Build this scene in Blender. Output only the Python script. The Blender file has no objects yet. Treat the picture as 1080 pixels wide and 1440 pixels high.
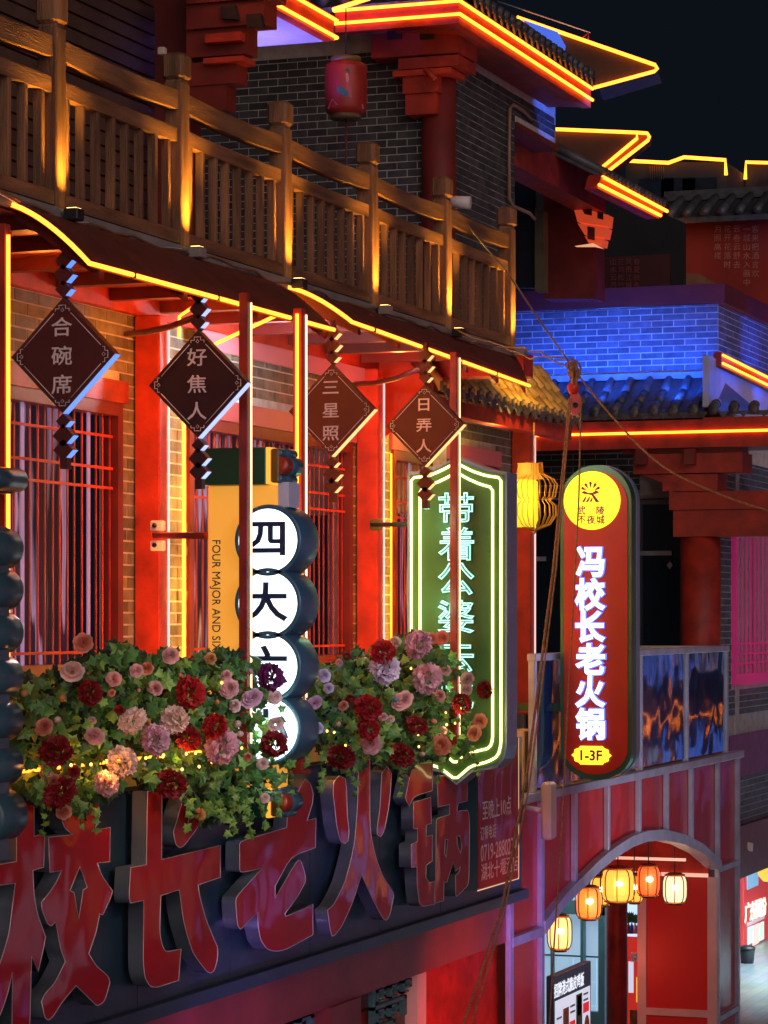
import bpy, math, random
from mathutils import Vector, Matrix
random.seed(7)
R = math.radians
SC = bpy.context.scene
COL = SC.collection

# ---------------------------------------------------------------- camera, world, sun, exposure
F = 3900.0                                   # focal length in pixels of the 1080x1440 photograph
TH = math.atan(1414.0 / F)                   # angle between the view axis and the street facade
CS, SN = math.cos(TH), math.sin(TH)
HX, HY = 540.0, 869.0
GROUND = -5.6                                # the camera stands 5.6 m above the street
cam_d = bpy.data.cameras.new('camera')
cam = bpy.data.objects.new('camera', cam_d); COL.objects.link(cam)
cam_d.sensor_width = 36; cam_d.lens = F / 1440 * 36; cam_d.shift_y = (HY - 720) / 1440
cam_d.clip_start = .1; cam_d.clip_end = 2000
cam.location = (0, 0, 0); cam.rotation_euler = (R(90), 0, TH - R(90))
SC.camera = cam
W = bpy.data.worlds.new('World'); SC.world = W; W.use_nodes = True
wn = W.node_tree.nodes; wn.clear()
wo = wn.new('ShaderNodeOutputWorld'); wb = wn.new('ShaderNodeBackground')
wb.inputs[0].default_value = (.0024, .0036, .0056, 1); wb.inputs[1].default_value = 1.0
W.node_tree.links.new(wb.outputs[0], wo.inputs[0])
sd = bpy.data.lights.new('night_fill', 'SUN'); sd.energy = .72; sd.angle = R(60); sd.color = (1, .80, .78)
so = bpy.data.objects.new('night_fill', sd); COL.objects.link(so)
so.rotation_euler = Vector((.72, .62, -.15)).to_track_quat('-Z', 'Y').to_euler()
SC.view_settings.view_transform = 'Standard'; SC.view_settings.look = 'None'
SC.view_settings.exposure = 0.62; SC.view_settings.gamma = 1
SC.view_settings.use_curve_mapping = False
SC.cycles.use_denoising = True
SC.cycles.max_bounces = 6
SC.cycles.sample_clamp_indirect = 4

# ---------------------------------------------------------------- where things stand
def ray(px, py):
    t = (px - HX) / F
    return Vector((CS + t * SN, SN - t * CS, (HY - py) / F))
def PY(px, py, y):  r = ray(px, py); return r * (y / r.y)      # point on a plane parallel to the facade
def PX(px, py, x):  r = ray(px, py); return r * (x / r.x)      # point on a plane across the street
def PD(px, py, d):  return ray(px, py) * d
def XO(px, y): return PY(px, 869, y).x
def YO(px, x): return PX(px, 869, x).y
def proj(p):
    d = p.x * CS + p.y * SN; r = p.x * SN - p.y * CS
    return HX + F * r / d, HY - F * p.z / d, d

# ---------------------------------------------------------------- materials
MATS = {}
def nodes(name):
    m = bpy.data.materials.new(name); m.use_nodes = True
    nt = m.node_tree; return m, nt, nt.nodes['Principled BSDF']
def pm(name, col, rough=.6, var=.25, scale=6, bump=.15, metal=0, coat=0, rnd=0, spec=.5, stretch=(1,1,1), trans=0, wavy=0):
    if name in MATS: return MATS[name]
    m, nt, b = nodes(name); N = nt.nodes; L = nt.links
    tc = N.new('ShaderNodeNewGeometry'); mp = N.new('ShaderNodeMapping'); mp.inputs['Scale'].default_value = stretch
    L.new(tc.outputs['Position'], mp.inputs[0])
    n1 = N.new('ShaderNodeTexNoise'); n1.inputs['Scale'].default_value = scale; n1.inputs['Detail'].default_value = 6
    L.new(mp.outputs[0], n1.inputs['Vector'])
    n2 = N.new('ShaderNodeTexNoise'); n2.inputs['Scale'].default_value = scale * 9; n2.inputs['Detail'].default_value = 3
    L.new(mp.outputs[0], n2.inputs['Vector'])
    mr = N.new('ShaderNodeMapRange'); mr.inputs[1].default_value = .3; mr.inputs[2].default_value = .7
    mr.inputs[3].default_value = 1 - var; mr.inputs[4].default_value = 1 + var
    L.new(n1.outputs[0], mr.inputs[0])
    fac = mr.outputs[0]
    if rnd:
        oi = N.new('ShaderNodeObjectInfo'); ad = N.new('ShaderNodeMath'); ad.operation = 'ADD'
        L.new(oi.outputs['Random'], ad.inputs[0]); L.new(tc.outputs['Random Per Island'], ad.inputs[1])
        fr = N.new('ShaderNodeMath'); fr.operation = 'FRACT'; L.new(ad.outputs[0], fr.inputs[0])
        m2 = N.new('ShaderNodeMapRange'); m2.inputs[3].default_value = 1 - rnd; m2.inputs[4].default_value = 1 + rnd
        L.new(fr.outputs[0], m2.inputs[0])
        mu = N.new('ShaderNodeMath'); mu.operation = 'MULTIPLY'; L.new(fac, mu.inputs[0]); L.new(m2.outputs[0], mu.inputs[1])
        fac = mu.outputs[0]
    vm = N.new('ShaderNodeVectorMath'); vm.operation = 'SCALE'; vm.inputs[0].default_value = col
    L.new(fac, vm.inputs['Scale']); L.new(vm.outputs[0], b.inputs['Base Color'])
    b.inputs['Roughness'].default_value = rough; b.inputs['Metallic'].default_value = metal
    b.inputs['Specular IOR Level'].default_value = spec
    r2 = N.new('ShaderNodeMapRange'); r2.inputs[3].default_value = max(.02, rough - .05); r2.inputs[4].default_value = min(1, rough + .05)
    L.new(n2.outputs[0], r2.inputs[0]); L.new(r2.outputs[0], b.inputs['Roughness'])
    if coat: b.inputs['Coat Weight'].default_value = coat; b.inputs['Coat Roughness'].default_value = .06
    if trans: b.inputs['Transmission Weight'].default_value = trans
    if bump:
        bp = N.new('ShaderNodeBump'); bp.inputs['Strength'].default_value = bump; bp.inputs['Distance'].default_value = .01
        L.new(n2.outputs[0], bp.inputs['Height']); L.new(bp.outputs[0], b.inputs['Normal'])
    if wavy:                                                  # sheet goods are never flat: slow waves bend what they reflect
        n3 = N.new('ShaderNodeTexNoise'); n3.inputs['Scale'].default_value = 2.2; n3.inputs['Detail'].default_value = 1
        L.new(tc.outputs['Position'], n3.inputs['Vector'])
        b3 = N.new('ShaderNodeBump'); b3.inputs['Strength'].default_value = wavy; b3.inputs['Distance'].default_value = .05
        L.new(n3.outputs[0], b3.inputs['Height']); L.new(b3.outputs[0], b.inputs['Coat Normal'])
        if bump: L.new(b3.outputs[0], bp.inputs['Normal'])
    MATS[name] = m; return m
def em(name, col, s, base=(.5,.5,.5)):
    if name in MATS: return MATS[name]
    m, nt, b = nodes(name)
    b.inputs['Base Color'].default_value = (*base, 1)
    b.inputs['Emission Color'].default_value = (*col, 1); b.inputs['Emission Strength'].default_value = s
    MATS[name] = m; return m

NEON = em('neon_amber', (1, .20, .013), 4.6, (.4,.2,.05))
NEONW = em('led_warm_white', (1, .62, .36), 1.5)
NEONP = em('led_pink_white', (1, .62, .62), .65)
NEONY = em('neon_lemon_white', (1, .86, .30), 1.9)
CYAN = em('neon_cyan_white', (.45, 1, .85), 1.0)
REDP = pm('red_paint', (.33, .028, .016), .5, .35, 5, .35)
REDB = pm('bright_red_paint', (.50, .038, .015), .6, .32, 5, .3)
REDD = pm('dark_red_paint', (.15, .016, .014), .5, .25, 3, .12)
MAROON = pm('maroon_board', (.13, .022, .017), .5, .2, 4, .08)
AWN = pm('awning_brown_red', (.17, .035, .02), .6, .22, 5, .2)
WOOD = pm('timber', (.235, .11, .048), .6, .5, 5, .8, stretch=(3, 3, .35), rnd=.3)
WOODR = pm('timber_rail', (.235, .11, .048), .6, .5, 5, .8, stretch=(.35, 3, 3), rnd=.2)
MORT = pm('mortar', (.62, .58, .50), .9, .2, 8, .3)
MORTD = pm('mortar_grey', (.50, .50, .48), .9, .2, 8, .3)
BRICK = pm('grey_brick', (.055, .056, .055), .75, .35, 9, .6, rnd=.35)
BRICKW = pm('warm_grey_brick', (.20, .175, .12), .7, .35, 9, .5, rnd=.3)
BRICKB = pm('blue_grey_brick', (.10, .12, .16), .75, .3, 9, .5, rnd=.25)
TILE = pm('glazed_roof_tile', (.07, .075, .08), .35, .35, 8, .4, rnd=.3)
TILEY = pm('bamboo_roof_tile', (.48, .31, .09), .4, .35, 8, .4, rnd=.25)
METB = pm('sign_case_blue_grey', (.055, .13, .17), .3, .2, 3, .05, metal=.1)
METD = pm('dark_sign_panel', (.026, .058, .092), .34, .25, 1.5, .04, metal=.1)
STEEL = pm('pale_steel', (.46, .54, .66), .4, .18, 5, .1, metal=.3)
SILV = pm('bright_trim', (.75, .75, .78), .3, .1, 5, 0, metal=.3)
ACRY = pm('red_acrylic', (.46, .005, .009), .38, .16, 3, 0, coat=.50, wavy=.20, spec=.12)
WHITE = pm('white_plastic', (.78, .78, .76), .4, .08, 5, .03)
BLACK = pm('black_plastic', (.02, .02, .022), .4, .2, 5, .1)
PALE = pm('pale_pink_lettering', (.95, .80, .78), .5, .1, 5, 0)
NAVY = pm('navy_print', (.012, .022, .07), .4, .1, 5, 0)
ROPE = pm('jute_rope', (.42, .22, .09), .8, .35, 30, .5)
CONC = pm('concrete', (.26, .24, .22), .8, .25, 3, .3)
PLAST = pm('pale_blue_plaster', (.42, .50, .62), .8, .15, 3, .2)
TEAL = pm('teal_frame_paint', (.10, .26, .27), .4, .12, 4, .05)
DGLASS = pm('dark_glass', (.012, .02, .028), .08, .2, 2, .02, spec=.8)

# ---------------------------------------------------------------- mesh building
class MB:
    def __init__(s): s.v = []; s.f = []; s.m = []; s.sm = []
    def add(s, vs, fs, mi=0, smooth=False):
        o = len(s.v); s.v += [tuple(v) for v in vs]
        for f in fs: s.f.append([i + o for i in f]); s.m.append(mi); s.sm.append(smooth)
        return s
    def box(s, x0, x1, y0, y1, z0, z1, mi=0):
        vs = [(x, y, z) for x in (x0, x1) for y in (y0, y1) for z in (z0, z1)]
        return s.add(vs, [(0,1,3,2),(4,6,7,5),(0,4,5,1),(2,3,7,6),(0,2,6,4),(1,5,7,3)], mi)
    def bbox(s, x0, x1, y0, y1, z0, z1, b=.006, mi=0):        # box with chamfered upright edges and top
        if x0 > x1: x0, x1 = x1, x0
        if y0 > y1: y0, y1 = y1, y0
        rings = []
        for z, k in ((z0, b), (z0 + b, 0), (z1 - b, 0), (z1, b)):
            a0, a1, c0, c1 = x0 + k, x1 - k, y0 + k, y1 - k
            rings.append([(a0+b,c0,z),(a1-b,c0,z),(a1,c0+b,z),(a1,c1-b,z),(a1-b,c1,z),(a0+b,c1,z),(a0,c1-b,z),(a0,c0+b,z)])
        vs = [p for r in rings for p in r]; fs = []
        for r in range(3):
            for i in range(8): j = (i + 1) % 8; fs.append((r*8+i, r*8+j, r*8+8+j, r*8+8+i))
        fs.append(tuple(range(7, -1, -1))); fs.append(tuple(range(24, 32)))
        return s.add(vs, fs, mi)
    def tube(s, pts, r, n=6, mi=0, closed=False, smooth=True):
        pts = [Vector(p) for p in pts]; N = len(pts); vs = []; fs = []
        prev = None
        for i, p in enumerate(pts):
            a = pts[(i - 1) % N] if (i or closed) else p; b = pts[(i + 1) % N] if (i < N - 1 or closed) else p
            d = (b - a).normalized() if (b - a).length > 1e-9 else Vector((0,0,1))
            u = prev if prev is not None else d.orthogonal()
            u = (u - d * u.dot(d)); u = u.normalized() if u.length > 1e-6 else d.orthogonal().normalized(); prev = u
            w = d.cross(u); rr = r[i] if isinstance(r, (list, tuple)) else r
            for k in range(n):
                t = 2 * math.pi * k / n; vs.append(p + (u * math.cos(t) + w * math.sin(t)) * rr)
        M = N if closed else N - 1
        for i in range(M):
            for k in range(n):
                a = i * n + k; b = i * n + (k + 1) % n; c = ((i + 1) % N) * n + (k + 1) % n; d = ((i + 1) % N) * n + k
                fs.append((a, b, c, d))
        if not closed: fs.append(tuple(range(n - 1, -1, -1))); fs.append(tuple(range((N - 1) * n, N * n)))
        return s.add(vs, fs, mi, smooth)
    def prism(s, pts, off, mi=0):                              # convex/simple polygon pts extruded by vector off
        n = len(pts); off = Vector(off); vs = [Vector(p) for p in pts] + [Vector(p) + off for p in pts]
        fs = [tuple(range(n)), tuple(range(2 * n - 1, n - 1, -1))]
        for i in range(n): j = (i + 1) % n; fs.append((i, i + n, j + n, j))
        return s.add(vs, fs, mi)
    def lathe(s, c, prof, n=20, mi=0, axis='z', smooth=True):
        c = Vector(c); vs = []; fs = []
        for (r, h) in prof:
            for k in range(n):
                t = 2 * math.pi * k / n; a, b = r * math.cos(t), r * math.sin(t)
                vs.append(c + (Vector((a, b, h)) if axis == 'z' else Vector((h, a, b)) if axis == 'x' else Vector((a, h, b))))
        for i in range(len(prof) - 1):
            for k in range(n): a = i * n + k; b = i * n + (k + 1) % n; fs.append((a, b, b + n, a + n))
        fs.append(tuple(range(n))); fs.append(tuple(range((len(prof) - 1) * n, len(prof) * n)))
        return s.add(vs, fs, mi, smooth)
    def mesh(s, name, mats):
        me = bpy.data.meshes.new(name); me.from_pydata(s.v, [], s.f)
        for m in (mats if isinstance(mats, (list, tuple)) else [mats]): me.materials.append(m)
        me.polygons.foreach_set('material_index', s.m); me.polygons.foreach_set('use_smooth', s.sm)
        me.validate(); me.update(); fixn(me); return me
    def build(s, name, mats, parent=None):
        return link(name, s.mesh(name, mats), parent)
import bmesh
def fixn(me):
    bm = bmesh.new(); bm.from_mesh(me); bmesh.ops.recalc_face_normals(bm, faces=bm.faces); bm.to_mesh(me); bm.free()
def link(name, data, parent=None, mw=None):
    o = bpy.data.objects.new(name, data); COL.objects.link(o)
    if parent is not None: o.parent = parent; o.matrix_parent_inverse = par_inv(parent)
    if mw is not None: o.matrix_local = mw if parent is None else o.matrix_local
    if mw is not None and parent is not None: o.matrix_basis = mw
    return o
ROOTLOC = {}
def par_inv(p):
    m = Matrix.Identity(4); q = p
    chain = []
    while q is not None: chain.append(q); q = q.parent
    w = Matrix.Identity(4)
    for q in reversed(chain): w = w @ q.matrix_parent_inverse @ q.matrix_basis
    return w.inverted()
def tag(o, label, cat, group=None, kind=None):
    if label: o['label'] = label
    if cat: o['category'] = cat
    if group: o['group'] = group
    if kind: o['kind'] = kind
    return o
def thing(name, label, cat, loc=(0,0,0), group=None):
    o = bpy.data.objects.new(name, None); COL.objects.link(o); o.location = loc; o.empty_display_size = .1
    return tag(o, label, cat, group)
def struct(o): o['kind'] = 'structure'; return o
def stuff(o): o['kind'] = 'stuff'; return o
def copy_tree(o, off, label=None):
    c = o.copy(); COL.objects.link(c); c.location = o.location + Vector(off)
    if label: c['label'] = label
    def kids(a, b):
        for ch in a.children:
            d = ch.copy(); COL.objects.link(d); d.parent = b; kids(ch, d)
    kids(o, c)
    return c
def lamp(name, kind, loc, power, col, size=.05, aim=None, angle=90, blend=.6, size_y=None):
    l = bpy.data.lights.new(name, kind); l.energy = power; l.color = col
    if kind == 'AREA':
        l.size = size
        if size_y: l.shape = 'RECTANGLE'; l.size_y = size_y
    else: l.shadow_soft_size = size
    if kind == 'SPOT': l.spot_size = R(angle); l.spot_blend = blend
    o = bpy.data.objects.new(name, l); COL.objects.link(o); o.location = loc
    if aim is not None: o.rotation_euler = (Vector(aim) - Vector(loc)).to_track_quat('-Z', 'Y').to_euler()
    return o

# ---- lettering: glyph outlines from Blender's built-in typeface, turned into meshes
MFACE = {'x': Matrix(((0,0,-1,0),(-1,0,0,0),(0,1,0,0),(0,0,0,1))),    # lies across the street, read from the camera's side
         'y': Matrix(((1,0,0,0),(0,0,-1,0),(0,1,0,0),(0,0,0,1))),     # lies along the facade, read from the street
         'xd': Matrix(((0,0,-1,0),(0,-1,0,0),(-1,0,0,0),(0,0,0,1)))}  # as x, but the line runs downward
GL = {}
def glyph(body, size, bold=0, ext=.002, mat=WHITE, bevel=0, outline=0):
    key = (body, round(size, 4), bold, ext, mat.name, bevel, outline)
    if key in GL: return GL[key]
    c = bpy.data.curves.new('lettering', 'FONT'); c.body = body; c.size = size; c.align_x = 'CENTER'; c.align_y = 'CENTER'
    c.extrude = ext; c.resolution_u = 3
    if outline: c.fill_mode = 'NONE'; c.bevel_depth = outline; c.extrude = 0; c.bevel_resolution = 0
    o = bpy.data.objects.new('lettering', c); COL.objects.link(o)
    dg = bpy.context.evaluated_depsgraph_get(); me = bpy.data.meshes.new_from_object(o.evaluated_get(dg))
    if bold and not outline:                                 # embolden: a wire along the contour, merged with the plate
        c.fill_mode = 'NONE'; c.bevel_depth = bold; c.extrude = 0; c.bevel_resolution = 0
        dg = bpy.context.evaluated_depsgraph_get(); dg.update(); m2 = bpy.data.meshes.new_from_object(o.evaluated_get(dg))
        bm = bmesh.new(); bm.from_mesh(me); bm.from_mesh(m2); bm.to_mesh(me); bm.free()
    bpy.data.objects.remove(o)
    vs = [v.co for v in me.vertices]
    if vs:                                                   # centre the ink
        cx = (min(v.x for v in vs) + max(v.x for v in vs)) / 2; cy = (min(v.y for v in vs) + max(v.y for v in vs)) / 2
        me.transform(Matrix.Translation((-cx, -cy, 0)))
    me.materials.clear(); me.materials.append(mat); me.name = 'letter'
    GL[key] = me; return me
def text(parent, body, loc, face, size, mat, bold=0, ext=.002, name='letter', outline=0, sx=1, sy=1):
    o = link(name, glyph(body, size, bold, ext, mat, 0, outline), None)
    M = Matrix.Translation(Vector(loc)) @ MFACE[face] @ Matrix.Diagonal((sx, sy, 1, 1))
    o.parent = parent
    if parent is not None: o.matrix_parent_inverse = par_inv(parent)
    o.matrix_basis = M
    return o
def outline_mesh(polys, ext, mat, name, bevel=0):
    """2-D outlines (first the contour, then its holes) turned into a plate (or, with bevel, into a wire along the outline)"""
    c = bpy.data.curves.new(name, 'CURVE'); c.dimensions = '2D'; c.fill_mode = 'BOTH'; c.extrude = ext
    if bevel: c.dimensions = '3D'; c.fill_mode = 'FULL'; c.extrude = 0; c.bevel_depth = bevel; c.bevel_resolution = 0
    for p in polys:
        sp = c.splines.new('POLY'); sp.points.add(len(p) - 1); sp.use_cyclic_u = True
        for i, q in enumerate(p): sp.points[i].co = (q[0], q[1], 0, 1)
    o = bpy.data.objects.new(name, c); COL.objects.link(o)
    dg = bpy.context.evaluated_depsgraph_get(); me = bpy.data.meshes.new_from_object(o.evaluated_get(dg))
    bpy.data.objects.remove(o); me.materials.clear(); me.materials.append(mat); me.name = name
    return me
def soften(p, lim=48):
    n = len(p); out = []
    for i in range(n):
        a, b, c = Vector(p[i-1]), Vector(p[i]), Vector(p[(i+1) % n])
        u, w = b - a, c - b
        if u.length < 1e-9 or w.length < 1e-9: continue
        ang = math.degrees(abs(u.angle(w)))
        if ang < lim:
            k = .28; out += [tuple(b - u * k), tuple(b - u * k * .25 + w * k * .25 - (u*0)), tuple(b + w * k)] if ang > 6 else [tuple(b)]
        else: out.append(tuple(b))
    return out

# ---- masonry: every brick is laid; the ones that show largest are objects, the rest one joined part
BM = {}
def bricks(th, wall, axis, fixed, a0, a1, z0, z1, bw, bh, mat, cap=300, holes=(), gap=.013, dep=.006, name='brick', minpx=6, keepall=False):
    lst = []; nrow = int((z1 - z0) / bh) + 1
    for r in range(nrow):
        za = z0 + r * bh + gap / 2; zb = min(z0 + (r + 1) * bh - gap / 2, z1)
        if zb - za < .012: continue
        off = (r % 2) * bw / 2; c = a0 - off
        while c < a1:
            s0, s1 = max(c + gap / 2, a0 + .001), min(c + bw - gap / 2, a1 - .001); c += bw
            if s1 - s0 < .03: continue
            segs = [(s0, s1)]
            for (h0, h1, k0, k1) in holes:
                if zb > k0 and za < k1:
                    ns = []
                    for (p, q) in segs:
                        if q <= h0 or p >= h1: ns.append((p, q)); continue
                        if p < h0 - .03: ns.append((p, h0))
                        if q > h1 + .03: ns.append((h1, q))
                    segs = ns
            for (p, q) in segs:
                m = Vector(((p + q) / 2, fixed, (za + zb) / 2)) if axis == 'x' else Vector((fixed, (p + q) / 2, (za + zb) / 2))
                X, Y, d = proj(m)
                vis = -60 < X < 1140 and -60 < Y < 1500
                if not vis and not (-500 < X < 1500 and -400 < Y < 1800): continue
                size = (q - p) * (SN if axis == 'x' else CS) * F / d if vis else 0
                lst.append((-size if vis else 1, p, q, za, zb))
    lst.sort(key=lambda t: t[0])
    rest = MB(); n = 0
    for (k, p, q, za, zb) in lst:
        j = random.uniform(-.0035, .0035)
        if n < cap and k < 0:
            key = (axis, mat.name, dep)
            if key not in BM:
                mb = MB()
                if axis == 'x': mb.box(0, 1, -dep, 0, 0, 1)
                else: mb.box(-dep, 0, 0, 1, 0, 1)
                BM[key] = mb.mesh(name, mat)
            o = link(name, BM[key], wall)
            if axis == 'x': o.matrix_basis = Matrix.Translation((p, fixed + j, za)) @ Matrix.Diagonal((q - p, 1, zb - za, 1))
            else: o.matrix_basis = Matrix.Translation((fixed + j, p, za)) @ Matrix.Diagonal((1, q - p, zb - za, 1))
            n += 1
        elif axis == 'x': rest.box(p, q, fixed - dep + j, fixed, za, zb)
        else: rest.box(fixed - dep + j, fixed, p, q, za, zb)
    if rest.v: stuff(rest.build('bricks', mat, wall))
    return n

# ---------------------------------------------------------------- the setting: ground
YR, YE, YW, YB, YL, YA, YP, YF = 7.4, 6.85, 8.6, 7.0, 6.85, 7.1, 6.72, 6.6
def paving():
    m, nt, b = nodes('pale_street_paving'); N = nt.nodes; L = nt.links
    g = N.new('ShaderNodeNewGeometry'); br = N.new('ShaderNodeTexBrick'); br.inputs['Scale'].default_value = 1.3
    br.inputs['Color1'].default_value = (.28,.30,.30,1); br.inputs['Color2'].default_value = (.22,.25,.25,1); br.inputs['Mortar'].default_value = (.12,.12,.12,1)
    br.inputs['Mortar Size'].default_value = .008
    no = N.new('ShaderNodeTexNoise'); no.inputs['Scale'].default_value = .8
    mx = N.new('ShaderNodeMix'); mx.data_type = 'RGBA'; mx.blend_type = 'MULTIPLY'; mx.inputs[0].default_value = .5
    L.new(g.outputs['Position'], br.inputs[0]); L.new(g.outputs['Position'], no.inputs['Vector'])
    L.new(br.outputs['Color'], mx.inputs[6]); L.new(no.outputs['Color'], mx.inputs[7]); L.new(mx.outputs[2], b.inputs['Base Color'])
    b.inputs['Roughness'].default_value = .32
    return m
g = MB(); g.add([(-60,-200,GROUND),(400,-200,GROUND),(400,200,GROUND),(-60,200,GROUND)], [(0,1,2,3)])
struct(g.build('street_paving', paving()))

# ---------------------------------------------------------------- the restaurant building (second storey behind the balcony)
XEND = 3.25 * YW + .12
bld = thing('restaurant_building', 'two storey restaurant with red columns and lattice windows behind the timber balcony', 'building', (18, YW, GROUND))
wins = [(10.0, XO(168, YW)), (XO(262, YW), XO(492, YW)), (XO(549, YW), XO(697, YW))]
ZH, ZS = 1.54, -.42
mb = MB(); xs = [9.0]
for a, b_ in wins: xs += [a, b_]
xs.append(XEND)
mb.box(9.0, XEND, YW, YW + .16, ZH, 2.28)
for i in range(0, len(xs), 2): mb.box(xs[i], xs[i+1], YW, YW + .16, ZS, ZH)
mb.box(9.0, XEND, YW, YW + .16, -5.55, ZS)
wall = mb.build('wall', MORT, bld)
bricks(bld, wall, 'x', YW, 13.0, XEND, -1.0, 2.2, .35, .0865, BRICKW, 300, [(a, b_, ZS - .1, ZH + .17) for a, b_ in wins])
mb = MB(); mb.box(9, XEND, YW - .07, YW - .002, 2.2, 2.34); mb.build('lintel_beam', REDB, bld)
# beam over the middle bay, with pink light put in as a faint glow
mb = MB(); mb.box(wins[1][0], wins[1][1] + .2, YW - .10, YW - .072, 2.06, 2.2); mb.build('lintel_board', em('pink_glow_board', (.7,.22,.32), .07, (.42,.13,.15)), bld)
mb = MB(); mb.box(9, 23.9, YR - .02, YW, 2.36, 2.44); mb.build('balcony_floor', CONC, bld)
for i in range(17):
    x = 9.5 + i * .85
    mb = MB(); mb.box(x, x + .8, YR + .04, YW - .08, 2.335, 2.357); mb.build('soffit_board', REDP, bld)
for i in range(17):
    x = 9.3 + i * .85
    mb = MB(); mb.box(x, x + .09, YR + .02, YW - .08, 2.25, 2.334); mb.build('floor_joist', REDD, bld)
def curtain_mat(name, stops, s, sc):
    m, nt, b = nodes(name); N = nt.nodes; L = nt.links
    g = N.new('ShaderNodeNewGeometry'); mp = N.new('ShaderNodeMapping'); mp.inputs['Scale'].default_value = (sc, 0, .12)
    n = N.new('ShaderNodeTexNoise'); n.inputs['Scale'].default_value = 1; n.inputs['Detail'].default_value = 4; n.inputs['Roughness'].default_value = .7
    cr = N.new('ShaderNodeValToRGB'); cr.color_ramp.interpolation = 'LINEAR'
    e = cr.color_ramp.elements
    while len(e) < len(stops): e.new(.5)
    for i, (p, c) in enumerate(stops): e[i].position = p; e[i].color = (*c, 1)
    L.new(g.outputs['Position'], mp.inputs[0]); L.new(mp.outputs[0], n.inputs['Vector']); L.new(n.outputs[0], cr.inputs[0])
    L.new(cr.outputs[0], b.inputs['Base Color']); L.new(cr.outputs[0], b.inputs['Emission Color'])
    b.inputs['Emission Strength'].default_value = s; b.inputs['Roughness'].default_value = .8
    return m
CURT = curtain_mat('glow_curtain', [(.30,(.03,.01,.02)),(.42,(.008,.008,.015)),(.455,(.20,.13,.22)),(.485,(.30,.22,.38)),(.50,(.03,.012,.03)),(.565,(.015,.008,.012)),(.60,(.55,.33,.18)),(.625,(.03,.012,.015)),(.70,(.25,.05,.09))], .40, 2.6)  # room light is put into the curtain colours as emission
for wi, (a, b_) in enumerate(wins):
    wn_ = MB(); fw = .085
    for (p, q, r, s) in ((a, a + fw, ZS, ZH), (b_ - fw, b_, ZS, ZH), (a + fw, b_ - fw, ZH - .09, ZH), (a + fw, b_ - fw, ZS, ZS + .1)):
        wn_.box(p, q, YW - .03, YW + .09, r, s)
    w = wn_.build('window', REDD, bld)
    h = MB(); h.box(a - .06, b_ + .06, YW - .045, YW - .002, ZH + .003, ZH + .16); h.build('window_head', em('pink_window_head', (.75,.16,.18), .06, (.38,.07,.07)) if wi else REDP, w)  # pink light on the farther heads is put in as emission
    c = MB(); n = int((b_ - a) / .035); vs = []; fs = []
    for i in range(n + 1):
        x = a + (b_ - a) * i / n; y = YW + .42 + .035 * math.sin(i * 1.1 + .6 * math.sin(i * .37)); vs += [(x, y, ZS - .2), (x, y, ZH + .1)]
    for i in range(n): fs.append((2*i, 2*i+2, 2*i+3, 2*i+1))
    c.add(vs, fs, 0, True); c.build('curtain', CURT, w)
    c = MB(); c.box(a, b_, YW + .10, YW + .105, ZS, ZH)
    # dark lattice of upright rods and cross rails
    x = a + fw + .06; k = 0
    while x < b_ - fw - .02:
        X, Y, d = proj(Vector((x, YW, 0)))
        if X > -160:
            wd = .010 if k % 9 != 4 else .024
            m_ = MB(); m_.box(x - wd, x + wd, YW + .022, YW + .030, ZS + .1, ZH - .09)
            m_.build('lattice_rod', (REDB, REDP, em('violet_glow_rod', (.40,.28,.55), .25, (.25,.14,.25)))[0 if k % 3 == 0 else (2 if k % 9 == 4 and wi != 1 else 1)], w)  # some rods glow to imitate violet light on them
        x += .12 if k % 2 else .105; k += 1
    for z in (1.30, 1.07, .93, -.24):
        m_ = MB(); m_.box(a + fw, b_ - fw, YW + .012, YW + .018, z - .010, z + .010); m_.build('lattice_rail', REDB, w)
    s_ = MB(); s_.box(a - .05, b_ + .05, YW - .07, YW - .035, ZS - .06, ZS + .02); s_.build('sill', REDP, w)
for px in (-267, 209, 517, 733):
    x = XO(px, 8.5)
    mb = MB(); mb.bbox(x - .07, x + .07, YW - .22, YW - .018, -1.0, 2.2, .01); co = mb.build('column', REDB, bld)
    mb = MB(); mb.tube([(x + .062, YW - .232, -.9), (x + .062, YW - .232, 2.1)], .009, 6); mb.build('led_strip', NEONP, co)
# amber tubes at the wall, framing the middle bay
mb = MB(); x0 = XO(250, YW); mb.tube([(x0, YW - .05, -.9), (x0, YW - .05, 2.0)], .014, 6); mb.build('neon_tube', NEON, bld)
p = [PY(252, 475, YW - .2), PY(252, 445, YW - .25), PY(277, 428, YW - .5)]
mb = MB(); mb.tube(p, .012, 6); mb.build('neon_tube', NEON, bld)
mb = MB(); mb.tube([PY(302, 484, 8.2), PY(388, 444, 7.6)], .013, 6); mb.build('neon_tube', NEON, bld)
mb = MB(); x0 = XO(553, YW); mb.tube([(x0 - .14, YW - .03, -.9), (x0 - .14, YW - .03, 1.5)], .009, 6); mb.build('neon_tube', NEON, bld)
# terrace ledge and the parapet behind the flowers
mb = MB(); mb.box(9, 21.9, YB + .06, YW, -1.08, -1.0); mb.build('terrace_floor', CONC, bld)
mb = MB(); mb.box(9, 21.9, YB + .02, YB + .10, -1.0, -.62); mb.build('parapet', em('amber_glow_parapet', (.9,.42,.06), .08, (.45,.30,.12)), bld)  # amber light on the parapet is put into its material as glow
mb = MB(); mb.tube([(9, YB - .01, -.70), (21.5, YB - .01, -.70)], .010, 6); mb.build('neon_tube', NEON, bld)
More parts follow.
